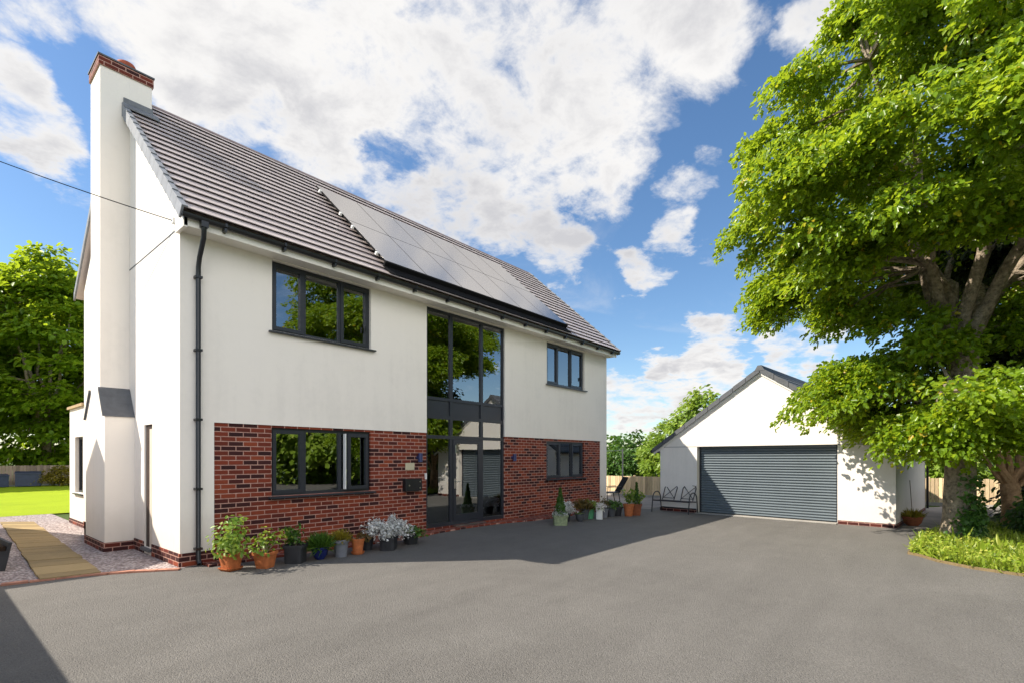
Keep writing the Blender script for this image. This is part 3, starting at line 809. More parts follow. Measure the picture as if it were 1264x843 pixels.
# roller door: curved slats
b = MB(); n = 27; hz = (2.06-.02)/n; sec=[]
for i in range(n):
    z = .02+hz*i
    sec += [(.215,z),(.194,z+hz*.14),(.176,z+hz*.42),(.178,z+hz*.66),(.215,z+hz*.9)]
V=[]; 
for (x,z) in sec: V += [(x,dop[0],z),(x,dop[1],z)]
b.add(V,[(2*i,2*i+1,2*i+3,2*i+2) for i in range(len(sec)-1)])
M['roller'] = simple('roller_grey', (.145,.175,.195), .45, .45, var=.06, scale=2)
dr = b.build('roller_door', M['roller'], garage, smooth=False)
so = dr.modifiers.new('thickness','SOLIDIFY'); so.thickness=.008
b = MB(); b.box(.17,.219,dop[0],dop[0]+.06,.0,2.055); b.build('door_guide', M['anthracite'], dr); b = MB(); b.box(.175,.219,dop[1]-.06,dop[1],.0,2.055); b.build('door_guide', M['anthracite'], dr)
b = MB(); b.prism([(-.012,dop[0]-.01),(-.001,dop[0]-.01),(-.001,-gw-.001),(gd,-gw-.001),(gd,-gw-.012),(-.012,-gw-.012)],'z',0,.1); b.build('plinth', M['brick_dark'], garage); b = MB(); b.box(-.012,-.001,dop[1]+.01,.012,0,.11); b.build('plinth', M['brick_dark'], garage)
b = MB(); b.box(-.16,.12,dop[0],dop[1],.004,.022); b.build('threshold', M['concrete'], garage)
def groof(d):  # z of roof underside at distance d from the ridge
    return gr+.03 - d*((gr-ge)/(gw/2))
b = MB(); tints=[]
gs = (gr-ge)/(gw/2); gl_ = math.hypot(1,gs)
for sgn in (1,-1):
    for r in range(12):
        d0 = (gw/2+.24)*(1-r/12)+.02; d1 = (gw/2+.24)*(1-(r+1)/12)-.02
        b.prism([(gm+sgn*d0,groof(d0)+.085),(gm+sgn*d1,groof(d1)+.055),(gm+sgn*d1,groof(d1)+.03),(gm+sgn*d0,groof(d0)+.05)],'x',-.05,gd+.05); tints += [random.random()]*6
    e = gw/2+.22
    b.prism([(gm+sgn*e,groof(e)+.05),(gm,groof(0)+.05),(gm,groof(0)),(gm+sgn*e,groof(e))],'x',-.04,gd+.04); tints += [.2]*6
gro = b.build('roof', M['slate_trim'], garage)
b = MB()
for sgn in (1,-1):
    for r in range(9):
        d0 = (gw/2+.25)*(1-r/9); d1 = (gw/2+.25)*(1-(r+1)/9)+.012
        b.prism([(gm+sgn*d0,groof(d0)+.10),(gm+sgn*d1,groof(d1)+.085),(gm+sgn*d1,groof(d1)-.06),(gm+sgn*d0,groof(d0)-.05)],'x',-.085,-.05)
        b.prism([(gm+sgn*d0,groof(d0)+.10),(gm+sgn*d1,groof(d1)+.085),(gm+sgn*d1,groof(d1)+.07),(gm+sgn*d0,groof(d0)+.08)],'x',-.05,.05)
b.build('verge_trim', M['slate_trim'], gro)
b = MB()
for sgn in (1,-1):
    e = gw/2+.22
    b.prism([(gm+sgn*e,groof(e)-.02),(gm,groof(0)-.02),(gm,groof(0)-.13),(gm+sgn*e,groof(e)-.12)],'x',-.03,-.002)
b.build('bargeboard', M['render_trim'], gro)
b = MB()
for i in range(14):
    b.prism([(gm-.14,groof(0)-.02),(gm-.05,groof(0)+.13),(gm+.05,groof(0)+.13),(gm+.14,groof(0)-.02)],'x',-.09+i*.44,-.09+(i+1)*.44-.008)
b.build('ridge_tile', M['slate_trim'], gro)
b = MB()
for yy in (.27,-gw-.27):
    b = MB(); b.tube([(-.08,yy,groof(gw/2+.24)-.0),(gd+.08,yy,groof(gw/2+.24)-.0)],.055,10); b.build('gutter', M['black_plastic'], garage)
b = MB()
for yy,s in ((.27,1),(-gw-.27,-1)):
    b = MB(); b.tube([(gd-.1,yy,1.86),(gd-.1,yy,1.75),(gd-.1,yy-s*.2,1.55),(gd-.1,yy-s*.2,.08)],.034,10); b.build('downpipe', M['black_plastic'], garage, smooth=True)
b = MB(); b.box(-.03,gd,-gw-.2,-gw-.001,1.93,1.95); b.build('soffit', M['render_trim'], garage); b = MB(); b.box(-.03,gd,.001,.2,1.93,1.95); b.build('soffit', M['render_trim'], garage)

# ------------------------------------------------------------------ bench at the garage wall
bench = thing('garden_bench', 'black wrought iron two seat bench frame with crossed backs by the garage wall', 'bench', (12.78,-2.66,0), -R(6))
b = MB()
for yy in (.62,-.62):
    arc=[]
    for k in range(15):
        t = math.pi*k/14; arc.append((-.24*math.cos(t)-.02, yy, .42+.22*math.sin(t)))
    b2 = MB(); b2.tube([(-.32,yy,.0)]+arc+[(.27,yy,.0)],.017,8); b2.build('arm', M['black_iron'], bench, smooth=True)
b.tube([(-.24,-.62,.37),(-.24,.62,.37)],.022,8); b.tube([(.16,-.62,.35),(.16,.62,.35)],.018,8)
for yy in (-.62,-.2,.2,.62): b.tube([(-.24,yy,.37),(.16,yy,.35)],.012,6)
b.tube([(.2,-.6,.13),(.2,.6,.13)],.02,8); b.build('seat_rail', M['black_iron'], bench, smooth=True)
for yc in (.30,-.33):
    b = MB()
    def q(u,w): return (.13+.24*w, yc+u, .38+.46*w)
    b.tube([q(-.2,0),q(-.215,.8),q(-.18,.97),q(0,1.02),q(.18,.97),q(.215,.8),q(.2,0)],.014,8)
    b.tube([q(-.2,.95),q(.19,.12)],.010,6); b.tube([q(.2,.95),q(-.19,.12)],.010,6); b.tube([q(-.2,.12),q(.2,.12)],.010,6)
    b.build('back_frame', M['black_iron'], bench, smooth=True)

# patio chair, washing line, cabinet behind the house corner
M['sling'] = simple('sling_cloth', (.02,.019,.022), .95, .05)
pc = thing('patio_chair', 'dark reclining patio armchair standing beyond the house corner', 'chair', (13.98,.28,.004), R(-40))
b = MB(); b.box(-.25,.25,-.24,.24,.42,.46); b.build('seat', M['black_plastic'], pc, bevel=.01)
b = MB(); b.box(-.02,.02,-.24,.24,0,.66,M=Matrix.Translation((.25,0,.44)) @ Matrix.Rotation(R(32),4,'Y')); b.build('backrest', M['sling'], pc, bevel=.01)
for yy in (-.27,.27):
    b = MB(); b.tube([(-.24,yy,0),(-.22,yy,.64),(.30,yy,.66)],.016,8); b.build('armrest', M['black_iron'], pc, smooth=True)
    b = MB(); b.tube([(.28,yy,0),(.2,yy,.44)],.016,8); b.build('leg', M['black_iron'], pc, smooth=True)
wl = thing('washing_line_post', 'slim pale washing line post standing in front of the picket fence', 'post', (16.9,1.35,.004))
b = MB(); b.tube([(0,0,0),(0,0,2.1)],.03,10); b.build('pole', M['concrete'], wl, smooth=True)
b = MB(); b.tube([(0,0,2.02),(-2,3,1.94),(-4,6,2.02)],.006,5); b.build('line', M['white_plastic'], wl)
gc = thing('garden_cabinet', 'white garden cabinet with rounded red lid behind the patio chair', 'cabinet', (15.5,1.95,.004), R(-40))
b = MB(); b.box(-.3,.3,-.45,.45,.05,.95); b.build('body', M['white_plastic'], gc, bevel=.02)
b = MB(); b.prism([(.32*math.cos(math.pi*k/10),.952+.2*math.sin(math.pi*k/10)) for k in range(11)],'y',-.47,.47); b.build('lid', M['red_lid'], gc)

# ------------------------------------------------------------------ fences
def fence(name,label,p0,p1,h,mat,bw=.1,gap=.012,post=1.8,group=None):
    p0 = Vector((*p0,0)); p1 = Vector((*p1,0)); d = p1-p0; Ln = d.length
    t = thing(name,label,'fence',p0,math.atan2(d.y,d.x),group)
    b = MB(); tn=[]; n = int(Ln/(bw+gap))
    for i in range(n):
        x = i*(bw+gap); hh = h+random.uniform(-.008,.008)
        b.box(x,x+bw,-.012+random.uniform(-.004,.004),.008,.10,hh); tn += [random.random()]*6
    for z in (.25,h-.2): b.box(0,Ln,.01,.05,z,z+.07); tn += [.5]*6
    o = b.build('board_panel',mat,t); set_tint(o,tn)
    b = MB(); b.box(0,Ln,-.02,.012,-.02,.098); b.build('gravel_board', M['concrete'], t)
    k = int(Ln/post)
    for i in range(k+1):
        b = MB(); x = Ln*i/k; b.box(x-.04,x+.04,.052,.13,0,h+.04); q = b.build('post',mat,t); set_tint(q,[.4]*6)
    return t
fence('board_fence','pale timber board fence between the house and the garage',(18.0,7.0),(18.0,-2.35),.90,M['fence'])
fence('board_fence','pale timber board fence beyond the right side of the garage',(21.4,-6.5),(21.2,-13),.98,M['fence'])
fence('board_fence','weathered brown board fence at the far end of the lawn',(-9,33.6),(12,33.2),1.25,M['fence_grey'],.14)

# ------------------------------------------------------------------ trees
def tube_path(a, c, sag, n=6):
    a = Vector(a); c = Vector(c); out=[]
    for i in range(n+1):
        t = i/n; p = a.lerp(c,t); p.z += sag*math.sin(math.pi*t)
        if 0<i<n: p += Vector((random.uniform(-1,1),random.uniform(-1,1),random.uniform(-1,1)))*(c-a).length*.025
        out.append(p)
    return out
def make_tree(name, label, loc, prof, nclump, crx, crz, sprays, per, size, leafm, barkm, trunk_r, fork, seed, group=None, shape=LEAF_BROAD, skip=None, rspray=.42, low=-.35, lean=(0,0), limbs=7, inner=.5, jit=.33, low_limbs=0, low_r=2.4):
    rng = np.random.default_rng(seed); random.seed(seed)
    t = thing(name, label, 'tree', loc, 0, group)
    zs_ = [p[0] for p in prof]; rs_ = [p[1] for p in prof]
    cl = []; tries = 0
    zl, zh = zs_[0], zs_[-1]
    rmax = max(rs_)
    while len(cl) < nclump and tries < nclump*60:
        tries += 1
        z = rng.uniform(zl, zh); r = np.interp(z, zs_, rs_)
        if rng.uniform() > (r/rmax)**1.1: continue
        a = rng.uniform(0, 2*np.pi)
        rr = max(0, r - crx*.8)*(1-(1-inner)*rng.uniform()**1.6)
        if skip is not None and skip(z, a): continue
        c = (rr*math.cos(a)+lean[0]*z/zh, rr*math.sin(a)+lean[1]*z/zh, z)
        cl.append((c, crx*rng.uniform(.75,1.2), crz*rng.uniform(.75,1.2)))
    b = MB()
    fk = Vector((lean[0]*.4, lean[1]*.4, fork))
    b.tube([(0,0,-.1),(0.01,0,.12),(.02,.01,.5),(lean[0]*.15,lean[1]*.15,fork*.5),tuple(fk-Vector((0,0,.5))),tuple(fk),tuple(fk+Vector((0,0,.45)))], [trunk_r*1.5,trunk_r*1.25,trunk_r,trunk_r*.9,trunk_r*.86,trunk_r*.98,trunk_r*.55], 16)
    lp = []; lpl = []
    top = zs_[-1]
    for i in range(limbs):
        a = 2.4*i + rng.uniform(-.3,.3); zz = fork + (top-fork)*(.35+.5*((i*.618)%1)); rr = np.interp(zz,zs_,rs_)*.55
        e = (rr*math.cos(a)+lean[0], rr*math.sin(a)+lean[1], zz)
        path = tube_path(fk, e, .3, 7)
        b.tube(path, [trunk_r*(.52-.06*k) for k in range(8)], 10)
        lp += path[1:]
    for i in range(low_limbs):                          # drooping low limbs that carry the skirt
        a = 1.26*i + .5; e = (low_r*math.cos(a), low_r*math.sin(a), fork*.74)
        path = tube_path((lean[0]*.15,lean[1]*.15,fork*(.62+.06*(i%4))), e, .35, 7)
        b.tube(path, [trunk_r*(.26-.028*k) for k in range(8)], 8)
        lpl += path[2:]
    for c,_,_ in cl:
        c = Vector(c)
        pool = lpl if (lpl and c.z < fork+.2) else lp
        cand = [p for p in pool if p.z < c.z + 1.0] or pool
        n = min(cand, key=lambda p:(p-c).length)
        L_ = (n-c).length
        if L_ > .4: b.tube(tube_path(n, c, .06*L_, 4), [trunk_r*.16,trunk_r*.13,trunk_r*.1,trunk_r*.07,trunk_r*.04], 5, cap=False)
    b.build('trunk', barkm, t, smooth=True)
    C_,N_,D_,S_,T_ = spray_leaves(cl, (lean[0]*.5,lean[1]*.5), sprays, per, size, rspray, rng, low, jit)
    leaf_mesh('crown', C_,N_,D_,S_,T_, leafm, t, shape)
    return t
def dup(root, loc, rz, s, label, group=None):
    r = root.copy(); COL.objects.link(r); r.location = loc; r.rotation_euler = (0,0,rz); r.scale = (s,s,s); r['label'] = label
    if group: r['group'] = group
    for chd in [o for o in SC.objects if o.parent == root]:
        k = chd.copy(); COL.objects.link(k); k.parent = r
    return r

# the big sycamore by the garage
prof = [(2.0,1.5),(2.4,2.7),(3.1,3.5),(3.7,2.5),(4.3,1.9),(4.9,3.7),(5.8,4.65),(7.0,4.75),(8.2,4.6),(9.6,3.9),(11.0,2.7),(12.2,1.5),(13.0,.6)]
def skip_s(z,a):
    toward = abs(((a-math.pi+math.pi)%(2*math.pi))-math.pi)     # angle from the side that faces the drive
    right = abs(((a+math.pi/2+math.pi)%(2*math.pi))-math.pi)
    if z < 3.8 and right < 1.2: return (math.sin(a*37+z*53) > -.1)
    return 3.75 < z < 5.0 and toward < .7
make_tree('sycamore_tree','large leafy sycamore with thick trunk rising from the grass bed beside the garage',(11.15,-9.35,0),prof,205,.72,.46,22,58,.108,M['sycamore'],M['bark'],.27,3.75,5,skip=skip_s,rspray=.36,lean=(.15,-.1),limbs=8,inner=.4,jit=.55,shape=LEAF_SYC,low_limbs=5)

# left garden trees (one built, the rest copied)
tp = [(1.2,1.5),(3,3.6),(6,5.0),(9,5.2),(12,4.0),(14.5,2.2),(16,.6)]
GT = 'trees beyond the lawn'
t1 = make_tree('broadleaf_tree','tall bright green tree at the end of the lawn, nearest the house gable',(3.2,37.5,0),tp,75,1.35,.9,12,24,.42,M['tree_green'],M['bark'],.3,3.5,21,GT,shape=LEAF_OVAL,rspray=.75,low=-.6)
dup(t1,(-3.6,37,0),1.9,1.0,'second tall bright green tree at the end of the lawn, at the left picture edge',GT)
dup(t1,(9.5,41,0),3.3,.95,'tall green tree behind the lawn fence, half hidden by the gable',GT)
dup(t1,(-.6,43,0),4.4,1.02,'tall green tree standing behind and between the two nearest lawn trees',GT)
dup(t1,(5.6,45,0),5.4,1.0,'farthest tall green tree behind the lawn fence',GT)

# trees and shrubs beyond the fence on the right
tq = [(.3,1.0),(1.0,2.0),(2.4,2.6),(3.6,2.0),(4.6,1.0),(5.2,.3)]
GF = 'trees behind the board fence'
t2 = make_tree('small_tree','yellow green bushy tree rising behind the left eave of the garage',(24.4,.7,0),tq,55,.7,.5,11,18,.24,M['tree_yellow'],M['bark'],.1,1.0,31,GF,shape=LEAF_OVAL,rspray=.45,low=-.7)
dup(t2,(25.6,3.1,0),2.2,.72,'lower yellow green bush behind the fence left of the garage',GF)
dup(t2,(25.5,-9.6,0),.9,.95,'yellow green bushy tree behind the fence right of the garage',GF)
t3 = make_tree('hedge_shrub','dark green rounded shrub behind the fence, next to the house corner',(26.0,6.4,0),[(.2,1.3),(.8,1.8),(1.6,1.5),(2.3,.5)],30,.6,.4,10,16,.2,M['bush_green'],M['bark'],.06,.5,33,'shrubs behind the board fence',shape=LEAF_OVAL,rspray=.4,low=-.7)
dup(t3,(28,3.6,0),1.2,1.1,'dark green shrub behind the fence, below the yellow green bush','shrubs behind the board fence')
dup(t3,(29,.6,0),2.6,1.15,'dark green shrub behind the fence, at the garage wall','shrubs behind the board fence')
dup(t3,(33,9.5,0),3.6,1.5,'distant dark shrub seen past the house corner','shrubs behind the board fence')
# dark conifer with bare forked stems right of the sycamore
cf = thing('conifer_tree','dark conifer with bare reddish forked stems at the right picture edge','tree',(14.3,-10.35,0))
b = MB()
b.tube([(0,0,-.1),(0,0,.6),(.02,.05,1.1)],[.22,.19,.18],12)
for e,r in (((-.55,.45,2.6),.085),((-.1,.1,2.9),.07),((.35,-.35,2.8),.08),((.6,-.75,2.5),.06),((-.3,.8,2.3),.05),((.1,-.9,2.2),.05)):
    b.tube(tube_path((0,0.03,.95),e,-.12,6),[r*1.25,r*1.2,r*1.1,r,r*.9,r*.8,r*.7],8)
b.build('trunk', M['bark_red'], cf, smooth=True)
rng = np.random.default_rng(8)
ccl = []
for i in range(75):
    a = rng.uniform(0,2*np.pi); z = rng.uniform(2.5,8.5); rr = 2.3*math.sqrt(rng.uniform())*(1-.07*z)
    ccl.append(((rr*math.cos(a),rr*math.sin(a),z),.7,.5))
for i in range(24):
    a = rng.uniform(-1.5,-.2); rr = rng.uniform(1.3,2.4); ccl.append(((rr*math.cos(a),rr*math.sin(a),rng.uniform(.3,2.6)),.6,.5))
leaf_mesh('crown', *spray_leaves(ccl,(0,0),11,22,.16,.4,rng,-.8), M['conifer'], cf, LEAF_OVAL)
GB = 'shrubs behind the sycamore'
s1 = make_tree('evergreen_shrub','dark evergreen shrub just right of the sycamore trunk',(12.9,-10.75,0),[(.1,.6),(.3,.8),(.6,.6),(.85,.3)],26,.4,.28,10,16,.11,M['bush_green'],M['bark'],.04,.2,41,GB,shape=LEAF_OVAL,rspray=.28,low=-.7)
s1['category']='shrub'
dup(s1,(11.6,-11.3,0),2,.9,'low evergreen shrub at the right picture edge above the grass bed',GB)
dup(s1,(19.5,-11.8,0),4,1.6,'taller evergreen shrub farther back, between the conifer and the fence',GB)
dup(s1,(17.5,-11.6,0),5,1.9,'large dark evergreen shrub beneath the conifer',GB)
for o in SC.objects:
    if o.name.startswith(('hedge_shrub','evergreen_shrub')): o['category']='shrub'

# trees across the drive, mirrored in the windows
GM = 'trees across the drive'
for k_,(x_,y_,r_) in enumerate(((4,-29,.3),(11.5,-29,2.1),(18.5,-28,3.0),(25,-27,4.2))):
    dup(t2,(x_,y_,0),r_,1.9,('yellow green tree of the far row across the drive, '+('nearest the bungalow wing','second from the bungalow wing','third from the bungalow wing','farthest from the bungalow wing')[k_]),GM)
dup(t1,(-10,39,0),.7,1.0,'tall green tree left of the picture beyond the lawn, shading the grass',GT)
dup(t1,(-16,43,0),2.7,1.05,'tall green tree farthest left beyond the lawn',GT)
t4 = dup(t2,(15,-24,0),.4,1.75,'broad green tree across the drive, mirrored in the lower left window',GM)
dup(t2,(8,-26,0),1.4,1.9,'green tree across the drive, mirrored beside the entrance',GM)
dup(t1,(22,-23,0),2.4,.50,'green tree across the drive behind the grass bed',GM)
dup(t2,(17,-19.5,0),5.2,1.2,'small green tree across the drive, nearest to the grass bed',GM)

# ------------------------------------------------------------------ grass bed under the sycamore
bed = [(8.62,-8.78),(8.75,-8.62),(11.1,-8.72),(13.2,-9.2),(17,-9.9),(20,-14),(12,-14),(7.45,-13.2),(7.55,-10.6),(7.67,-9.98),(7.84,-9.45),(8.2,-9.02)]
sheet('verge_bed', bed, .03, M['field'], .06)
def inpoly(x,y,poly):
    r = False; j = len(poly)-1
    for i in range(len(poly)):
        xi,yi = poly[i]; xj,yj = poly[j]
        if (yi>y) != (yj>y) and x < (xj-xi)*(y-yi)/(yj-yi)+xi: r = not r
        j = i
    return r
pts=[]
while len(pts) < 15000:
    x = RNG.uniform(7.4,14.5); y = RNG.uniform(-11.8,-8.6)
    if inpoly(x,y,bed): pts.append((x,y,.03))
P = np.array(pts); n = len(P)
hgt = RNG.uniform(.07,.20,n)*(1+.9*(RNG.uniform(size=n)<.06))
D = np.stack([RNG.normal(0,.45,n),RNG.normal(0,.45,n),np.ones(n)],1); Nn = RNG.normal(size=(n,3))
blade = (LEAF_BLADE[0]*np.array([2.2,1,1]), LEAF_BLADE[1])
kind(leaf_mesh('verge_grass', P, Nn, D, hgt, np.clip(RNG.normal(.55,.22,n),0,1), M['grass'], None, blade),'stuff')
pts=[]
while len(pts) < 6500:
    x = RNG.uniform(7.5,14); y = RNG.uniform(-11.5,-8.65)
    if inpoly(x,y,bed): pts.append((x,y,.03+RNG.uniform(.02,.16)))
P = np.array(pts); n=len(P)
kind(leaf_mesh('ground_cover', P, np.array([-.2,.2,1.])+RNG.normal(size=(n,3))*.45, RNG.normal(size=(n,3)), RNG.uniform(.04,.085,n), np.clip(RNG.normal(.5,.25,n),0,1), M['grass'], None, LEAF_OVAL),'stuff')
# ivy on the trunk
iv=[]; 
for i in range(900):
    z = abs(RNG.normal(0,.55)); a = RNG.normal(.75,.42)
    r = .27*(1.25-.18*min(z,1.2)) + .04+RNG.uniform(0,.05)
    iv.append((11.15+r*math.cos(a+math.pi), -9.35+r*math.sin(a+math.pi), z))
P = np.array(iv); n=len(P); nn_ = P-np.array([11.15,-9.35,0]); nn_[:,2]=.25
tag(leaf_mesh('ivy', P, nn_+RNG.normal(size=(n,3))*.3, np.array([0,0,-1.])+RNG.normal(size=(n,3))*.5, RNG.uniform(.05,.1,n), RNG.uniform(0,.7,n), M['bush_green'], None, LEAF_BROAD),'dark ivy climbing the foot of the sycamore trunk','ivy')
# concrete edging of the bed
b = MB()
edge = [(11.1,-8.72),(8.75,-8.62),(8.62,-8.78),(8.2,-9.02),(7.84,-9.45),(7.67,-9.98),(7.55,-10.6),(7.45,-13.2)]
for a,c in zip(edge[:-1],edge[1:]):
    a = Vector((*a,0)); c = Vector((*c,0)); d=(c-a).normalized(); nr=Vector((-d.y,d.x,0))*.012
    Q=[a-nr,c-nr,c+nr,a+nr]
    b.add([(q.x,q.y,-.02) for q in Q]+[(q.x,q.y,.042) for q in Q],[(0,3,2,1),(4,5,6,7),(0,1,5,4),(1,2,6,5),(2,3,7,6),(3,0,4,7)])
kind(b.build('bed_edging', M['sleeper']),'structure')

# ------------------------------------------------------------------ potted plants
def plant(t, kindp, w, hgt, z0, leaf, name='foliage', n=None, seed=0):
    rng = np.random.default_rng(seed)
    if kindp == 'bush':
        n = n or 320
        nc = 7; cs = rng.uniform(-1,1,(nc,3))*np.array([w*.42,w*.42,hgt*.38])+np.array([0,0,z0+hgt*.5])
        P = cs[rng.integers(0,nc,n)] + rng.normal(size=(n,3))*np.array([w*.17,w*.17,hgt*.12])
        P[:,2] = np.maximum(P[:,2], z0+.01)
        b = MB()
        for c in cs: b.tube([(0,0,z0-.03),(c[0]*.5,c[1]*.5,z0+(c[2]-z0)*.5),tuple(c)],.006,5)
        b.build('stem', M['bark'], t)
        N = (P-np.array([0,0,z0+hgt*.4]))*1.5/w + np.array([0,0,.7]) + rng.normal(size=(n,3))*.35
        return leaf_mesh(name, P, N, P-np.array([0,0,z0+hgt*.3])+rng.normal(size=(n,3))*.2*w, rng.uniform(.05,.09,n)*max(.75,w/.45), np.clip(rng.normal(.55,.22,n),0,1), leaf, t, LEAF_OVAL)
    if kindp == 'grass':
        n = n or 420
        P = np.stack([rng.normal(0,w*.16,n),rng.normal(0,w*.16,n),np.full(n,z0)],1)
        D = np.stack([P[:,0]*2.6/w+rng.normal(0,.22,n),P[:,1]*2.6/w+rng.normal(0,.22,n),np.ones(n)],1)
        return leaf_mesh(name, P, rng.normal(size=(n,3)), D, hgt*rng.uniform(.55,1.05,n), np.clip(rng.normal(.55,.22,n),0,1), leaf, t, (LEAF_BLADE[0]*np.array([1.6,1,1]),LEAF_BLADE[1]))
    if kindp == 'cone':
        n = n or 1100
        u = rng.uniform(0,1,n)**.75; r = w*.5*(1-u*.96)*rng.uniform(.75,1.05,n)*(1+.15*np.sin(u*23)); a = rng.uniform(0,2*np.pi,n)
        P = np.stack([r*np.cos(a),r*np.sin(a),z0+hgt*u],1)
        N = np.stack([np.cos(a),np.sin(a),np.full(n,.5)],1)+rng.normal(size=(n,3))*.3
        b = MB(); b.tube([(0,0,z0-.05),(0,0,z0+hgt*.8)],[.015,.004],6); b.build('stem', M['bark'], t)
        return leaf_mesh(name, P, N, np.stack([np.cos(a)*.6,np.sin(a)*.6,np.ones(n)],1)+rng.normal(size=(n,3))*.2, rng.uniform(.035,.065,n), np.clip(rng.normal(.5,.2,n),0,1), leaf, t, LEAF_OVAL)
    if kindp == 'trail':
        Ps=[]; b = MB()
        for i in range(n or 26):
            a = rng.uniform(0,2*np.pi); l = rng.uniform(.5,1.0); up = rng.uniform(.3,1.0)
            pts=[]
            for k in range(9):
                s = k/8; pts.append(np.array([math.cos(a)*w*.55*l*s, math.sin(a)*w*.55*l*s, z0+hgt*up*(s*1.9-1.75*s*s*(1.15-up*.45))]))
            b.tube([tuple(q) for q in pts],.003,4)
            for q in pts[2:]:
                m_ = 5; Ps.append(q+rng.normal(size=(m_,3))*.022)
        b.build('stem', M['bark'], t)
        P = np.concatenate(Ps); k=len(P)
        return leaf_mesh(name, P, rng.normal(size=(k,3))+np.array([0,0,.6]), rng.normal(size=(k,3)), rng.uniform(.03,.06,k), rng.uniform(0,1,k), leaf, t, LEAF_OVAL)
    if kindp == 'sparse':
        b = MB(); Ps=[]
        for i in range(7):
            a = rng.uniform(0,2*np.pi); e = np.array([math.cos(a)*w*.4,math.sin(a)*w*.4,z0+hgt*rng.uniform(.5,1)])
            b.tube([(0,0,z0-.02),tuple(e*.5+np.array([0,0,z0*.5+hgt*.1])),tuple(e)],.006,5)
            for s in np.linspace(.3,1,7): Ps.append(np.array([0,0,z0])*(1-s)+e*s+rng.normal(size=(4,3))*.03)
        b.build('stem', M['bark'], t)
        P = np.concatenate(Ps); k=len(P)
        return leaf_mesh(name, P, rng.normal(size=(k,3))+np.array([0,0,.6]), rng.normal(size=(k,3))+np.array([0,0,.4]), rng.uniform(.05,.10,k), rng.uniform(0,1,k), leaf, t, LEAF_OVAL)
def pot(loc, label, r, hp, mat, plants, style='round', saucer=False, rz=0.0, taper=.72, group='plant pots along the front wall', long=1.0):
    t = thing('potted_plant', label, 'plant pot', (loc[0],loc[1],0), rz, group)
    b = MB(); z = .02 if saucer else 0
    if style == 'round':
        b.lathe([(r*taper,z),(r*.95,z+hp*.82),(r*1.04,z+hp*.83),(r*1.06,z+hp),(r*.94,z+hp),(r*.9,z+hp*.88)],(0,0,0),28)
    elif style == 'bowl':
        b.lathe([(r*.5,z),(r*.85,z+hp*.35),(r*1.0,z+hp*.8),(r*1.05,z+hp),(r*.95,z+hp),(r*.9,z+hp*.88)],(0,0,0),28)
    else:
        b.lathe([(r*taper,z),(r*.95,z+hp*.82),(r*1.06,z+hp*.83),(r*1.07,z+hp),(r*.95,z+hp),(r*.9,z+hp*.88)],(0,0,0),32,sq=7)
    p = b.build('pot', mat, t, smooth=True); 
    if long != 1.0: p.scale = (long,1,1)
    b = MB(); b.lathe([(r*.6,z+hp*.5),(r*.88,z+hp*.9)],(0,0,0),20,sq=None if style!='square' else 7); s = b.build('soil', M['soil'], t)
    if long != 1.0: s.scale = (long,1,1)
    if saucer:
        b = MB(); b.lathe([(r*.8,0),(r*1.02,.035),(r*1.02,.045),(r*.95,.045),(r*.78,.015)],(0,0,0),28,sq=None if style!='square' else 7); b.build('saucer', mat, t, smooth=True)
    for i,(k,w,hg,leaf,nn) in enumerate(plants):
        plant(t,k,w,hg,z+hp*.9,leaf,n=nn,seed=int(abs(loc[0])*97+abs(loc[1])*31+i*7)+3)
    return t
pot((.44,-.80),'orange terracotta pot on a saucer with tall lime green bush, nearest the downpipe',.135,.25,M['terracotta'],[('bush',.46,.66,M['bush_lime'],420)],'square',True,.3)
pot((.86,-1.02),'square terracotta pot with low leafy bush, second from the downpipe',.14,.25,M['terracotta'],[('bush',.46,.34,M['bush_lime'],240)],'square',False,.5)
pot((1.36,-1.00),'black square trough with a few thin shoots',.155,.30,M['dark_pot'],[('sparse',.30,.34,M['bush_green'],None)],'square',False,.75,.9,long=1.05)
pot((1.76,-1.05),'dark blue glazed bowl with fine bright green grass',.14,.21,M['blue_glaze'],[('grass',.24,.30,M['bush_green'],700)],'bowl')
pot((2.11,-1.12),'tall grey pot with rusty yellow feathery plant',.135,.30,M['grey_pot'],[('grass',.25,.22,M['bush_yellow'],600)],'round')
pot((2.43,-1.14),'terracotta pot on saucer with short green plant, between grey and black pots',.115,.26,M['terracotta'],[('bush',.24,.10,M['bush_bronze'],110)],'round',True)
pot((2.78,-.92),'small black pot with yellow tipped shrub behind the flowering trough',.11,.22,M['dark_pot'],[('bush',.26,.24,M['bush_bronze'],140)],'round')
pot((3.08,-1.16),'black trough overflowing with trailing silver white leaves',.145,.24,M['dark_pot'],[('trail',.98,.50,M['silver'],70),('bush',.36,.28,M['silver'],260)],'square',False,.75,.92,long=1.5)
pot((3.72,-1.00),'dark pot with green plant and small pale flowers beside the entrance',.17,.21,M['dark_pot'],[('bush',.42,.20,M['bush_green'],240),('trail',.44,.16,M['flower'],6)],'round')
pot((8.02,-1.62),'mossy stone planter with a clipped green cone and white trailing flowers',.19,.26,M['stone_pot'],[('cone',.34,.68,M['bush_green'],1300),('trail',.44,.08,M['silver'],26)],'square',False,.7,.9)
pot((8.70,-1.32),'dark pot with spreading silver leaved plant behind the grey bowl',.14,.24,M['dark_pot'],[('trail',.60,.46,M['silver'],46),('bush',.34,.32,M['silver'],130)],'round')
pot((8.95,-1.62),'small grey bowl with nothing tall growing in it',.13,.20,M['slate_pot'],[('bush',.18,.06,M['bush_green'],50)],'bowl')
pot((9.38,-1.48),'slate grey pot with bronze green feathery plant',.145,.33,M['slate_pot'],[('grass',.40,.32,M['bush_bronze'],420),('bush',.36,.24,M['bush_bronze'],200)],'round')
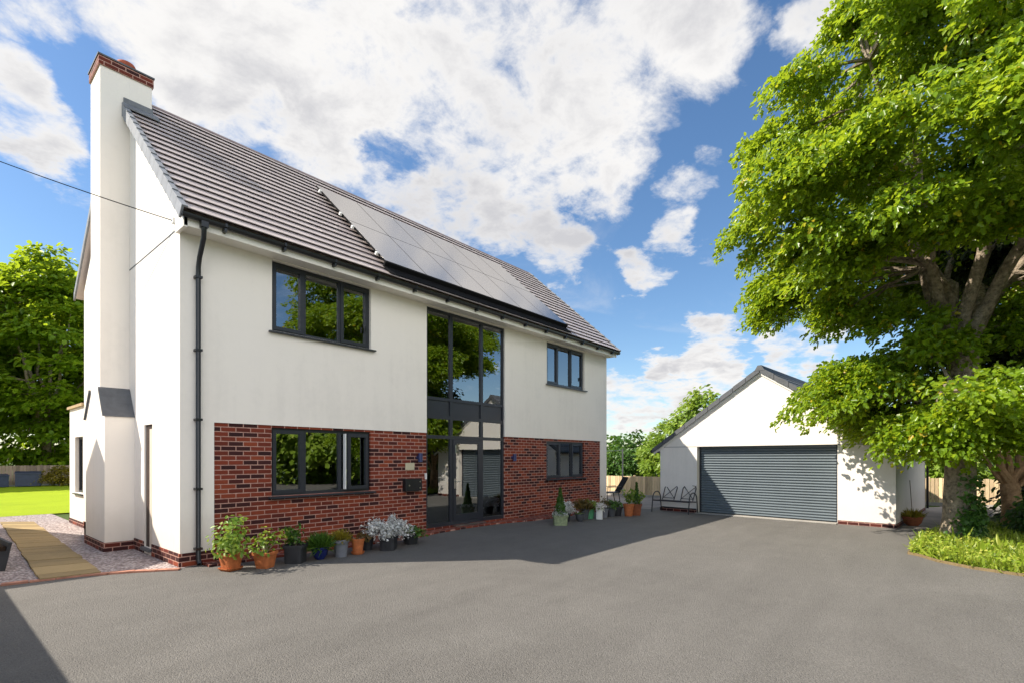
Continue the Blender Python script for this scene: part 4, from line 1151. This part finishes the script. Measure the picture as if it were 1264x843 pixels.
pot((9.72,-1.76),'white square planter with pink and white flowers, right of the green tub',.095,.29,M['white_pot'],[('trail',.36,.24,M['flower'],16),('bush',.2,.12,M['bush_lime'],90)],'square',False,.5,.95)
pot((9.66,-1.46),'green tub with flowering lime plants',.17,.29,M['green_pot'],[('bush',.38,.32,M['bush_lime'],230),('trail',.40,.34,M['flower'],14)],'round')
pot((10.16,-1.66),'pale grey pot with dark red foliage',.12,.26,M['grey_pot'],[('bush',.32,.30,M['bush_bronze'],170)],'round')
pot((10.46,-1.72),'dark grey tapered pot with mound of dark green leaves',.135,.28,M['slate_pot'],[('bush',.36,.20,M['bush_green'],200)],'round')
pot((10.80,-1.72),'dark pot with rounded dense green mound beside the terracotta pair',.16,.27,M['dark_pot'],[('bush',.42,.24,M['bush_green'],260)],'round')
pot((10.95,-2.02),'upright terracotta pot with thin leafy shoots',.155,.36,M['terracotta'],[('sparse',.42,.46,M['bush_lime'],None)],'round')
pot((11.30,-2.10),'brown terracotta pot with narrow dark conifer, last in the row by the house corner',.15,.34,M['terracotta_dark'],[('cone',.24,.66,M['bush_green'],620),('sparse',.5,.46,M['bush_lime'],None)],'square',False,.4)
t = pot((13.6,-8.5),'terracotta bowl with dry grass and a cane beside the garage corner',.21,.24,M['terracotta_dark'],[('grass',.45,.26,M['bush_yellow'],260)],'bowl',group=None)
b = MB(); b.tube([(0,0,.2),(-.12,.05,1.15)],.009,6); b.build('cane', M['fence_grey'], t); set_tint([o for o in SC.objects if o.parent==t and o.name.startswith('cane')][0],[.5]*8)

# left garden objects
pl = thing('planter_trough','dark planter trough at the left picture edge beside the timber path','planter',(-2.0,2.3,0),R(4))
b = MB(); b.prism([(-.16,0),(.16,0),(.24,.42),(.20,.42),(.17,.3),(-.17,.3),(-.20,.42),(-.24,.42)],'y',-.6,.9); b.build('trough', M['dark_pot'], pl)
b = MB(); b.box(-.17,.17,-.58,.88,.3,.37); b.build('soil', M['soil'], pl)
GS='storage boxes on the lawn'
sb = thing('storage_box','dark blue garden storage box with sloping lid on the far lawn','storage box',(1.75,32.3,0),R(-8),GS); sb.scale = (.74,.8,.85)
b = MB(); b.box(-.75,.75,-.4,.4,0.05,.9); b.build('body', M['navy'], sb, bevel=.02)
b = MB(); b.prism([(-.44,.905),(.44,.905),(.44,1.08),(-.44,.98)],'x',-.79,.79); b.build('lid', M['navy'], sb)
dup(sb,(.35,32.4,0),R(6),.72,'dark blue storage box at the left picture edge of the far lawn',GS)
yb = make_tree('garden_shrub','yellow flowering shrub in front of the far lawn fence',(3.1,32.0,0),[(.1,.5),(.4,1.0),(.8,.9),(1.1,.3)],20,.4,.25,9,14,.13,M['bush_yellow'],M['bark'],.03,.15,51,shape=LEAF_OVAL,rspray=.3,low=-.6); yb['category']='shrub'

# ------------------------------------------------------------------ neighbouring bungalow left of the picture (casts the shadows at the lower left)
nb = thing('bungalow','neighbouring white bungalow with low garage wing, left of the drive','house')
b = MB(); b.prism([(3.05,0),(10.1,0),(10.1,3.05),(6.0,6.0),(3.05,3.88)],'x',-12,-3.5); b.build('wall', M['render'], nb)
b = MB()
for s in (-1,1): b.prism([(6.0+(4.4 if s>0 else -3.0),6.0-.72*(4.4 if s>0 else 3.0)),(6.0,6.03),(6.0,6.13),(6.0+(4.4 if s>0 else -3.0),6.1-.72*(4.4 if s>0 else 3.0))],'x',-12.2,-3.52)
b.build('roof', M['slate_trim'], nb)
b = MB(); b.box(-9,-3.74,-12,1.88,0,2.25); b.build('wing_wall', M['render'], nb)
b = MB(); b.box(-9.1,-3.70,-12.1,1.88,2.251,2.33); b.build('wing_roof', M['lead'], nb)

# ------------------------------------------------------------------ sky, sun, camera
SUN = Vector((-.76,.71,1.0)).normalized()
w = bpy.data.worlds.new('World'); SC.world = w; w.use_nodes = True
nt = w.node_tree; nt.nodes.clear(); h = NT(nt)
out = h.n('ShaderNodeOutputWorld'); bg = h.n('ShaderNodeBackground'); bg.inputs['Strength'].default_value = .12
sky = h.n('ShaderNodeTexSky', sky_type='NISHITA'); sky.sun_disc = False
sky.sun_elevation = math.asin(SUN.z); sky.sun_rotation = math.atan2(SUN.x,SUN.y) % (2*math.pi)
sky.air_density = 1.0; sky.dust_density = .4; sky.ozone_density = 2.0
geo = h.n('ShaderNodeTexCoord'); dirv = geo.outputs['Generated']
nrm = h.n('ShaderNodeVectorMath', operation='NORMALIZE'); h.l(dirv, nrm.inputs[0]); dv = nrm.outputs[0]
sep = h.n('ShaderNodeSeparateXYZ'); h.l(dv, sep.inputs[0])
zz = h.math('ADD', h.math('MAXIMUM', sep.outputs[2], 0.0), .22)
cp = h.n('ShaderNodeCombineXYZ'); h.l(h.math('DIVIDE', sep.outputs[0], zz), cp.inputs[0]); h.l(h.math('DIVIDE', sep.outputs[1], zz), cp.inputs[1]); cp.inputs[2].default_value = 3.7
cpv = cp.outputs[0]
CL = [(13.9,35.6,4.3,1),(19.0,34.7,5.3,1),(24.0,34.8,5.6,1),(31.0,37.8,9.0,1),(31.0,32.0,5.9,1),(41.3,38.5,10.7,1),(43.1,32.0,8.1,1),(50.4,28.4,5.4,1),(54.1,37.0,10.2,1),(58.1,31.5,6.1,1),(64.7,38.9,7.4,1),(70.0,38.1,4.5,1),(17.4,31.5,2.3,.9),(6.1,26.4,3.9,1),(5.2,30.8,2.9,1),(8.4,33.1,3.5,.9),(55.0,21.4,3.9,.85),(64.7,19.2,3.3,.95),(67.2,23.0,2.9,.85),(68.7,26.4,3.2,.85),(70.8,28.8,1.9,.7),(65.7,10.2,3.0,.9),(70.4,11.2,3.4,.95),(77.3,11.2,2.9,.85),(80.4,11.5,3.2,.9),(63.8,5.3,3.6,.9),(68.8,6.0,3.5,.85),(71.6,8.2,2.4,.8),(41.3,24.3,2.8,.62),(36.1,27.7,3.7,.8),(61.2,7.1,3.0,.8),(80.0,37.6,2.4,.7),(6.4,12.1,2.9,.5),
      (40,62,20,.9),(75,55,9,.7),(150,48,9,.6),(138,44,13,.95),(163,40,13,1),(186,22,15,1),(212,25,17,1),(236,20,12,1),(290,30,10,.7),(250,60,14,.7),(330,25,9,.7)]  # unseen clouds; most southern ones are added to fill the front wall
NG = [(37.1,30.5,2.1,1),(23.3,31.5,1.9,.8),(42.7,27.5,2.1,.7),(11.6,28.6,2.2,.6)]
wv = h.n('ShaderNodeTexNoise'); wv.inputs['Scale'].default_value = 2.6; wv.inputs['Detail'].default_value = 7; wv.inputs['Roughness'].default_value = .6; h.l(cpv, wv.inputs['Vector'])
sb_ = h.n('ShaderNodeVectorMath', operation='SUBTRACT'); h.l(wv.outputs['Color'], sb_.inputs[0]); sb_.inputs[1].default_value = (.5,.5,.5)
sc_ = h.n('ShaderNodeVectorMath', operation='SCALE'); h.l(sb_.outputs[0], sc_.inputs[0]); sc_.inputs['Scale'].default_value = .22
ad_ = h.n('ShaderNodeVectorMath', operation='ADD'); h.l(dv, ad_.inputs[0]); h.l(sc_.outputs[0], ad_.inputs[1])
nz_ = h.n('ShaderNodeVectorMath', operation='NORMALIZE'); h.l(ad_.outputs[0], nz_.inputs[0]); dw = nz_.outputs[0]
def blob(az, el, rad, s):
    a, e = R(az), R(el)
    d = h.n('ShaderNodeVectorMath', operation='DOT_PRODUCT'); h.l(dw, d.inputs[0])
    d.inputs[1].default_value = (math.sin(a)*math.cos(e), math.cos(a)*math.cos(e), math.sin(e))
    mr = h.n('ShaderNodeMapRange', interpolation_type='SMOOTHSTEP')
    kk = 1.5 if rad > 4.2 else 1.22
    mr.inputs['From Min'].default_value = math.cos(R(rad*kk)); mr.inputs['From Max'].default_value = math.cos(R(rad*.2)); mr.inputs['To Max'].default_value = s
    h.l(d.outputs['Value'], mr.inputs[0]); return mr.outputs[0]
acc = None
for q in CL:
    v = blob(*q); acc = v if acc is None else h.math('MAXIMUM', acc, v)
for q in NG: acc = h.math('SUBTRACT', acc, blob(q[0],q[1],q[2],q[3]*.45))
fb = h.noise(cpv, 3.2, 10, .62, .25)
fb2 = h.noise(cpv, 8.0, 10, .66, .3)
den = h.math('ADD', acc, h.math('ADD', h.math('MULTIPLY', h.math('SUBTRACT', fb, .5), 2.2), h.math('MULTIPLY', h.math('SUBTRACT', fb2, .5), 1.5)))
cm = h.n('ShaderNodeMapRange', interpolation_type='SMOOTHSTEP'); cm.inputs['From Min'].default_value = .30; cm.inputs['From Max'].default_value = .98
h.l(den, cm.inputs[0])
wisp = h.n('ShaderNodeMapRange', interpolation_type='SMOOTHSTEP'); wisp.inputs['From Min'].default_value = .56; wisp.inputs['From Max'].default_value = .85; wisp.inputs['To Max'].default_value = .35
h.l(h.noise(cpv, 1.7, 8, .6, .8), wisp.inputs[0])
cov = h.math('MAXIMUM', cm.outputs[0], wisp.outputs[0])
shade = h.n('ShaderNodeMapRange', interpolation_type='SMOOTHSTEP'); shade.inputs['From Min'].default_value = .7; shade.inputs['From Max'].default_value = 1.6
h.l(h.math('ADD', den, h.math('MULTIPLY', h.math('SUBTRACT', h.noise(cpv, 1.6, 4, .5), .5), 2.4)), shade.inputs[0])
CB = 4.25
cloud = h.mix(shade.outputs[0], (CB*1.0,CB*.985,CB*.97), (CB*.66,CB*.66,CB*.69))
hs = h.n('ShaderNodeHueSaturation'); hs.inputs['Saturation'].default_value = 1.15; hs.inputs['Value'].default_value = .77; h.l(sky.outputs[0], hs.inputs['Color'])
# unseen southern clouds boosted as added fill light for the shaded front wall
brt = h.n('ShaderNodeMapRange', interpolation_type='SMOOTHSTEP'); brt.inputs['From Min'].default_value = .2; brt.inputs['From Max'].default_value = .6; brt.inputs['To Min'].default_value = 1.0; brt.inputs['To Max'].default_value = 3.4
h.l(h.math('MULTIPLY', sep.outputs[1], -1.0), brt.inputs[0])
cv = h.n('ShaderNodeVectorMath', operation='SCALE'); h.l(cloud, cv.inputs[0]); h.l(brt.outputs[0], cv.inputs['Scale'])
h.l(h.mix(cov, hs.outputs[0], cv.outputs[0]), bg.inputs[0]); h.l(bg.outputs[0], out.inputs[0])
w.cycles.sampling_method = 'MANUAL'; w.cycles.sample_map_resolution = 1024

sd_ = bpy.data.lights.new('Sun','SUN'); sd_.energy = 4.6; sd_.angle = R(.5); sd_.color = (1,.91,.78)
so_ = bpy.data.objects.new('Sun', sd_); COL.objects.link(so_)
so_.rotation_euler = SUN.to_track_quat('Z','Y').to_euler()

cam = bpy.data.cameras.new('Camera'); co = bpy.data.objects.new('Camera', cam); COL.objects.link(co)
cam.sensor_width = 36; cam.lens = 628.2/1264*36; cam.shift_y = (564.7-421.5)/1264
cam.clip_end = 1500; cam.clip_start = .05
co.location = (-2.7055,-9.1023,1.71); co.rotation_euler = (R(90),0,-.8671)
SC.camera = co
SC.view_settings.view_transform = 'Standard'; SC.view_settings.look = 'None'
SC.view_settings.exposure = .93; SC.view_settings.gamma = 1
SC.render.engine = 'CYCLES'
SC.cycles.use_denoising = True
SC.cycles.max_bounces = 8; SC.cycles.transparent_max_bounces = 16
SC.cycles.sample_clamp_indirect = 6
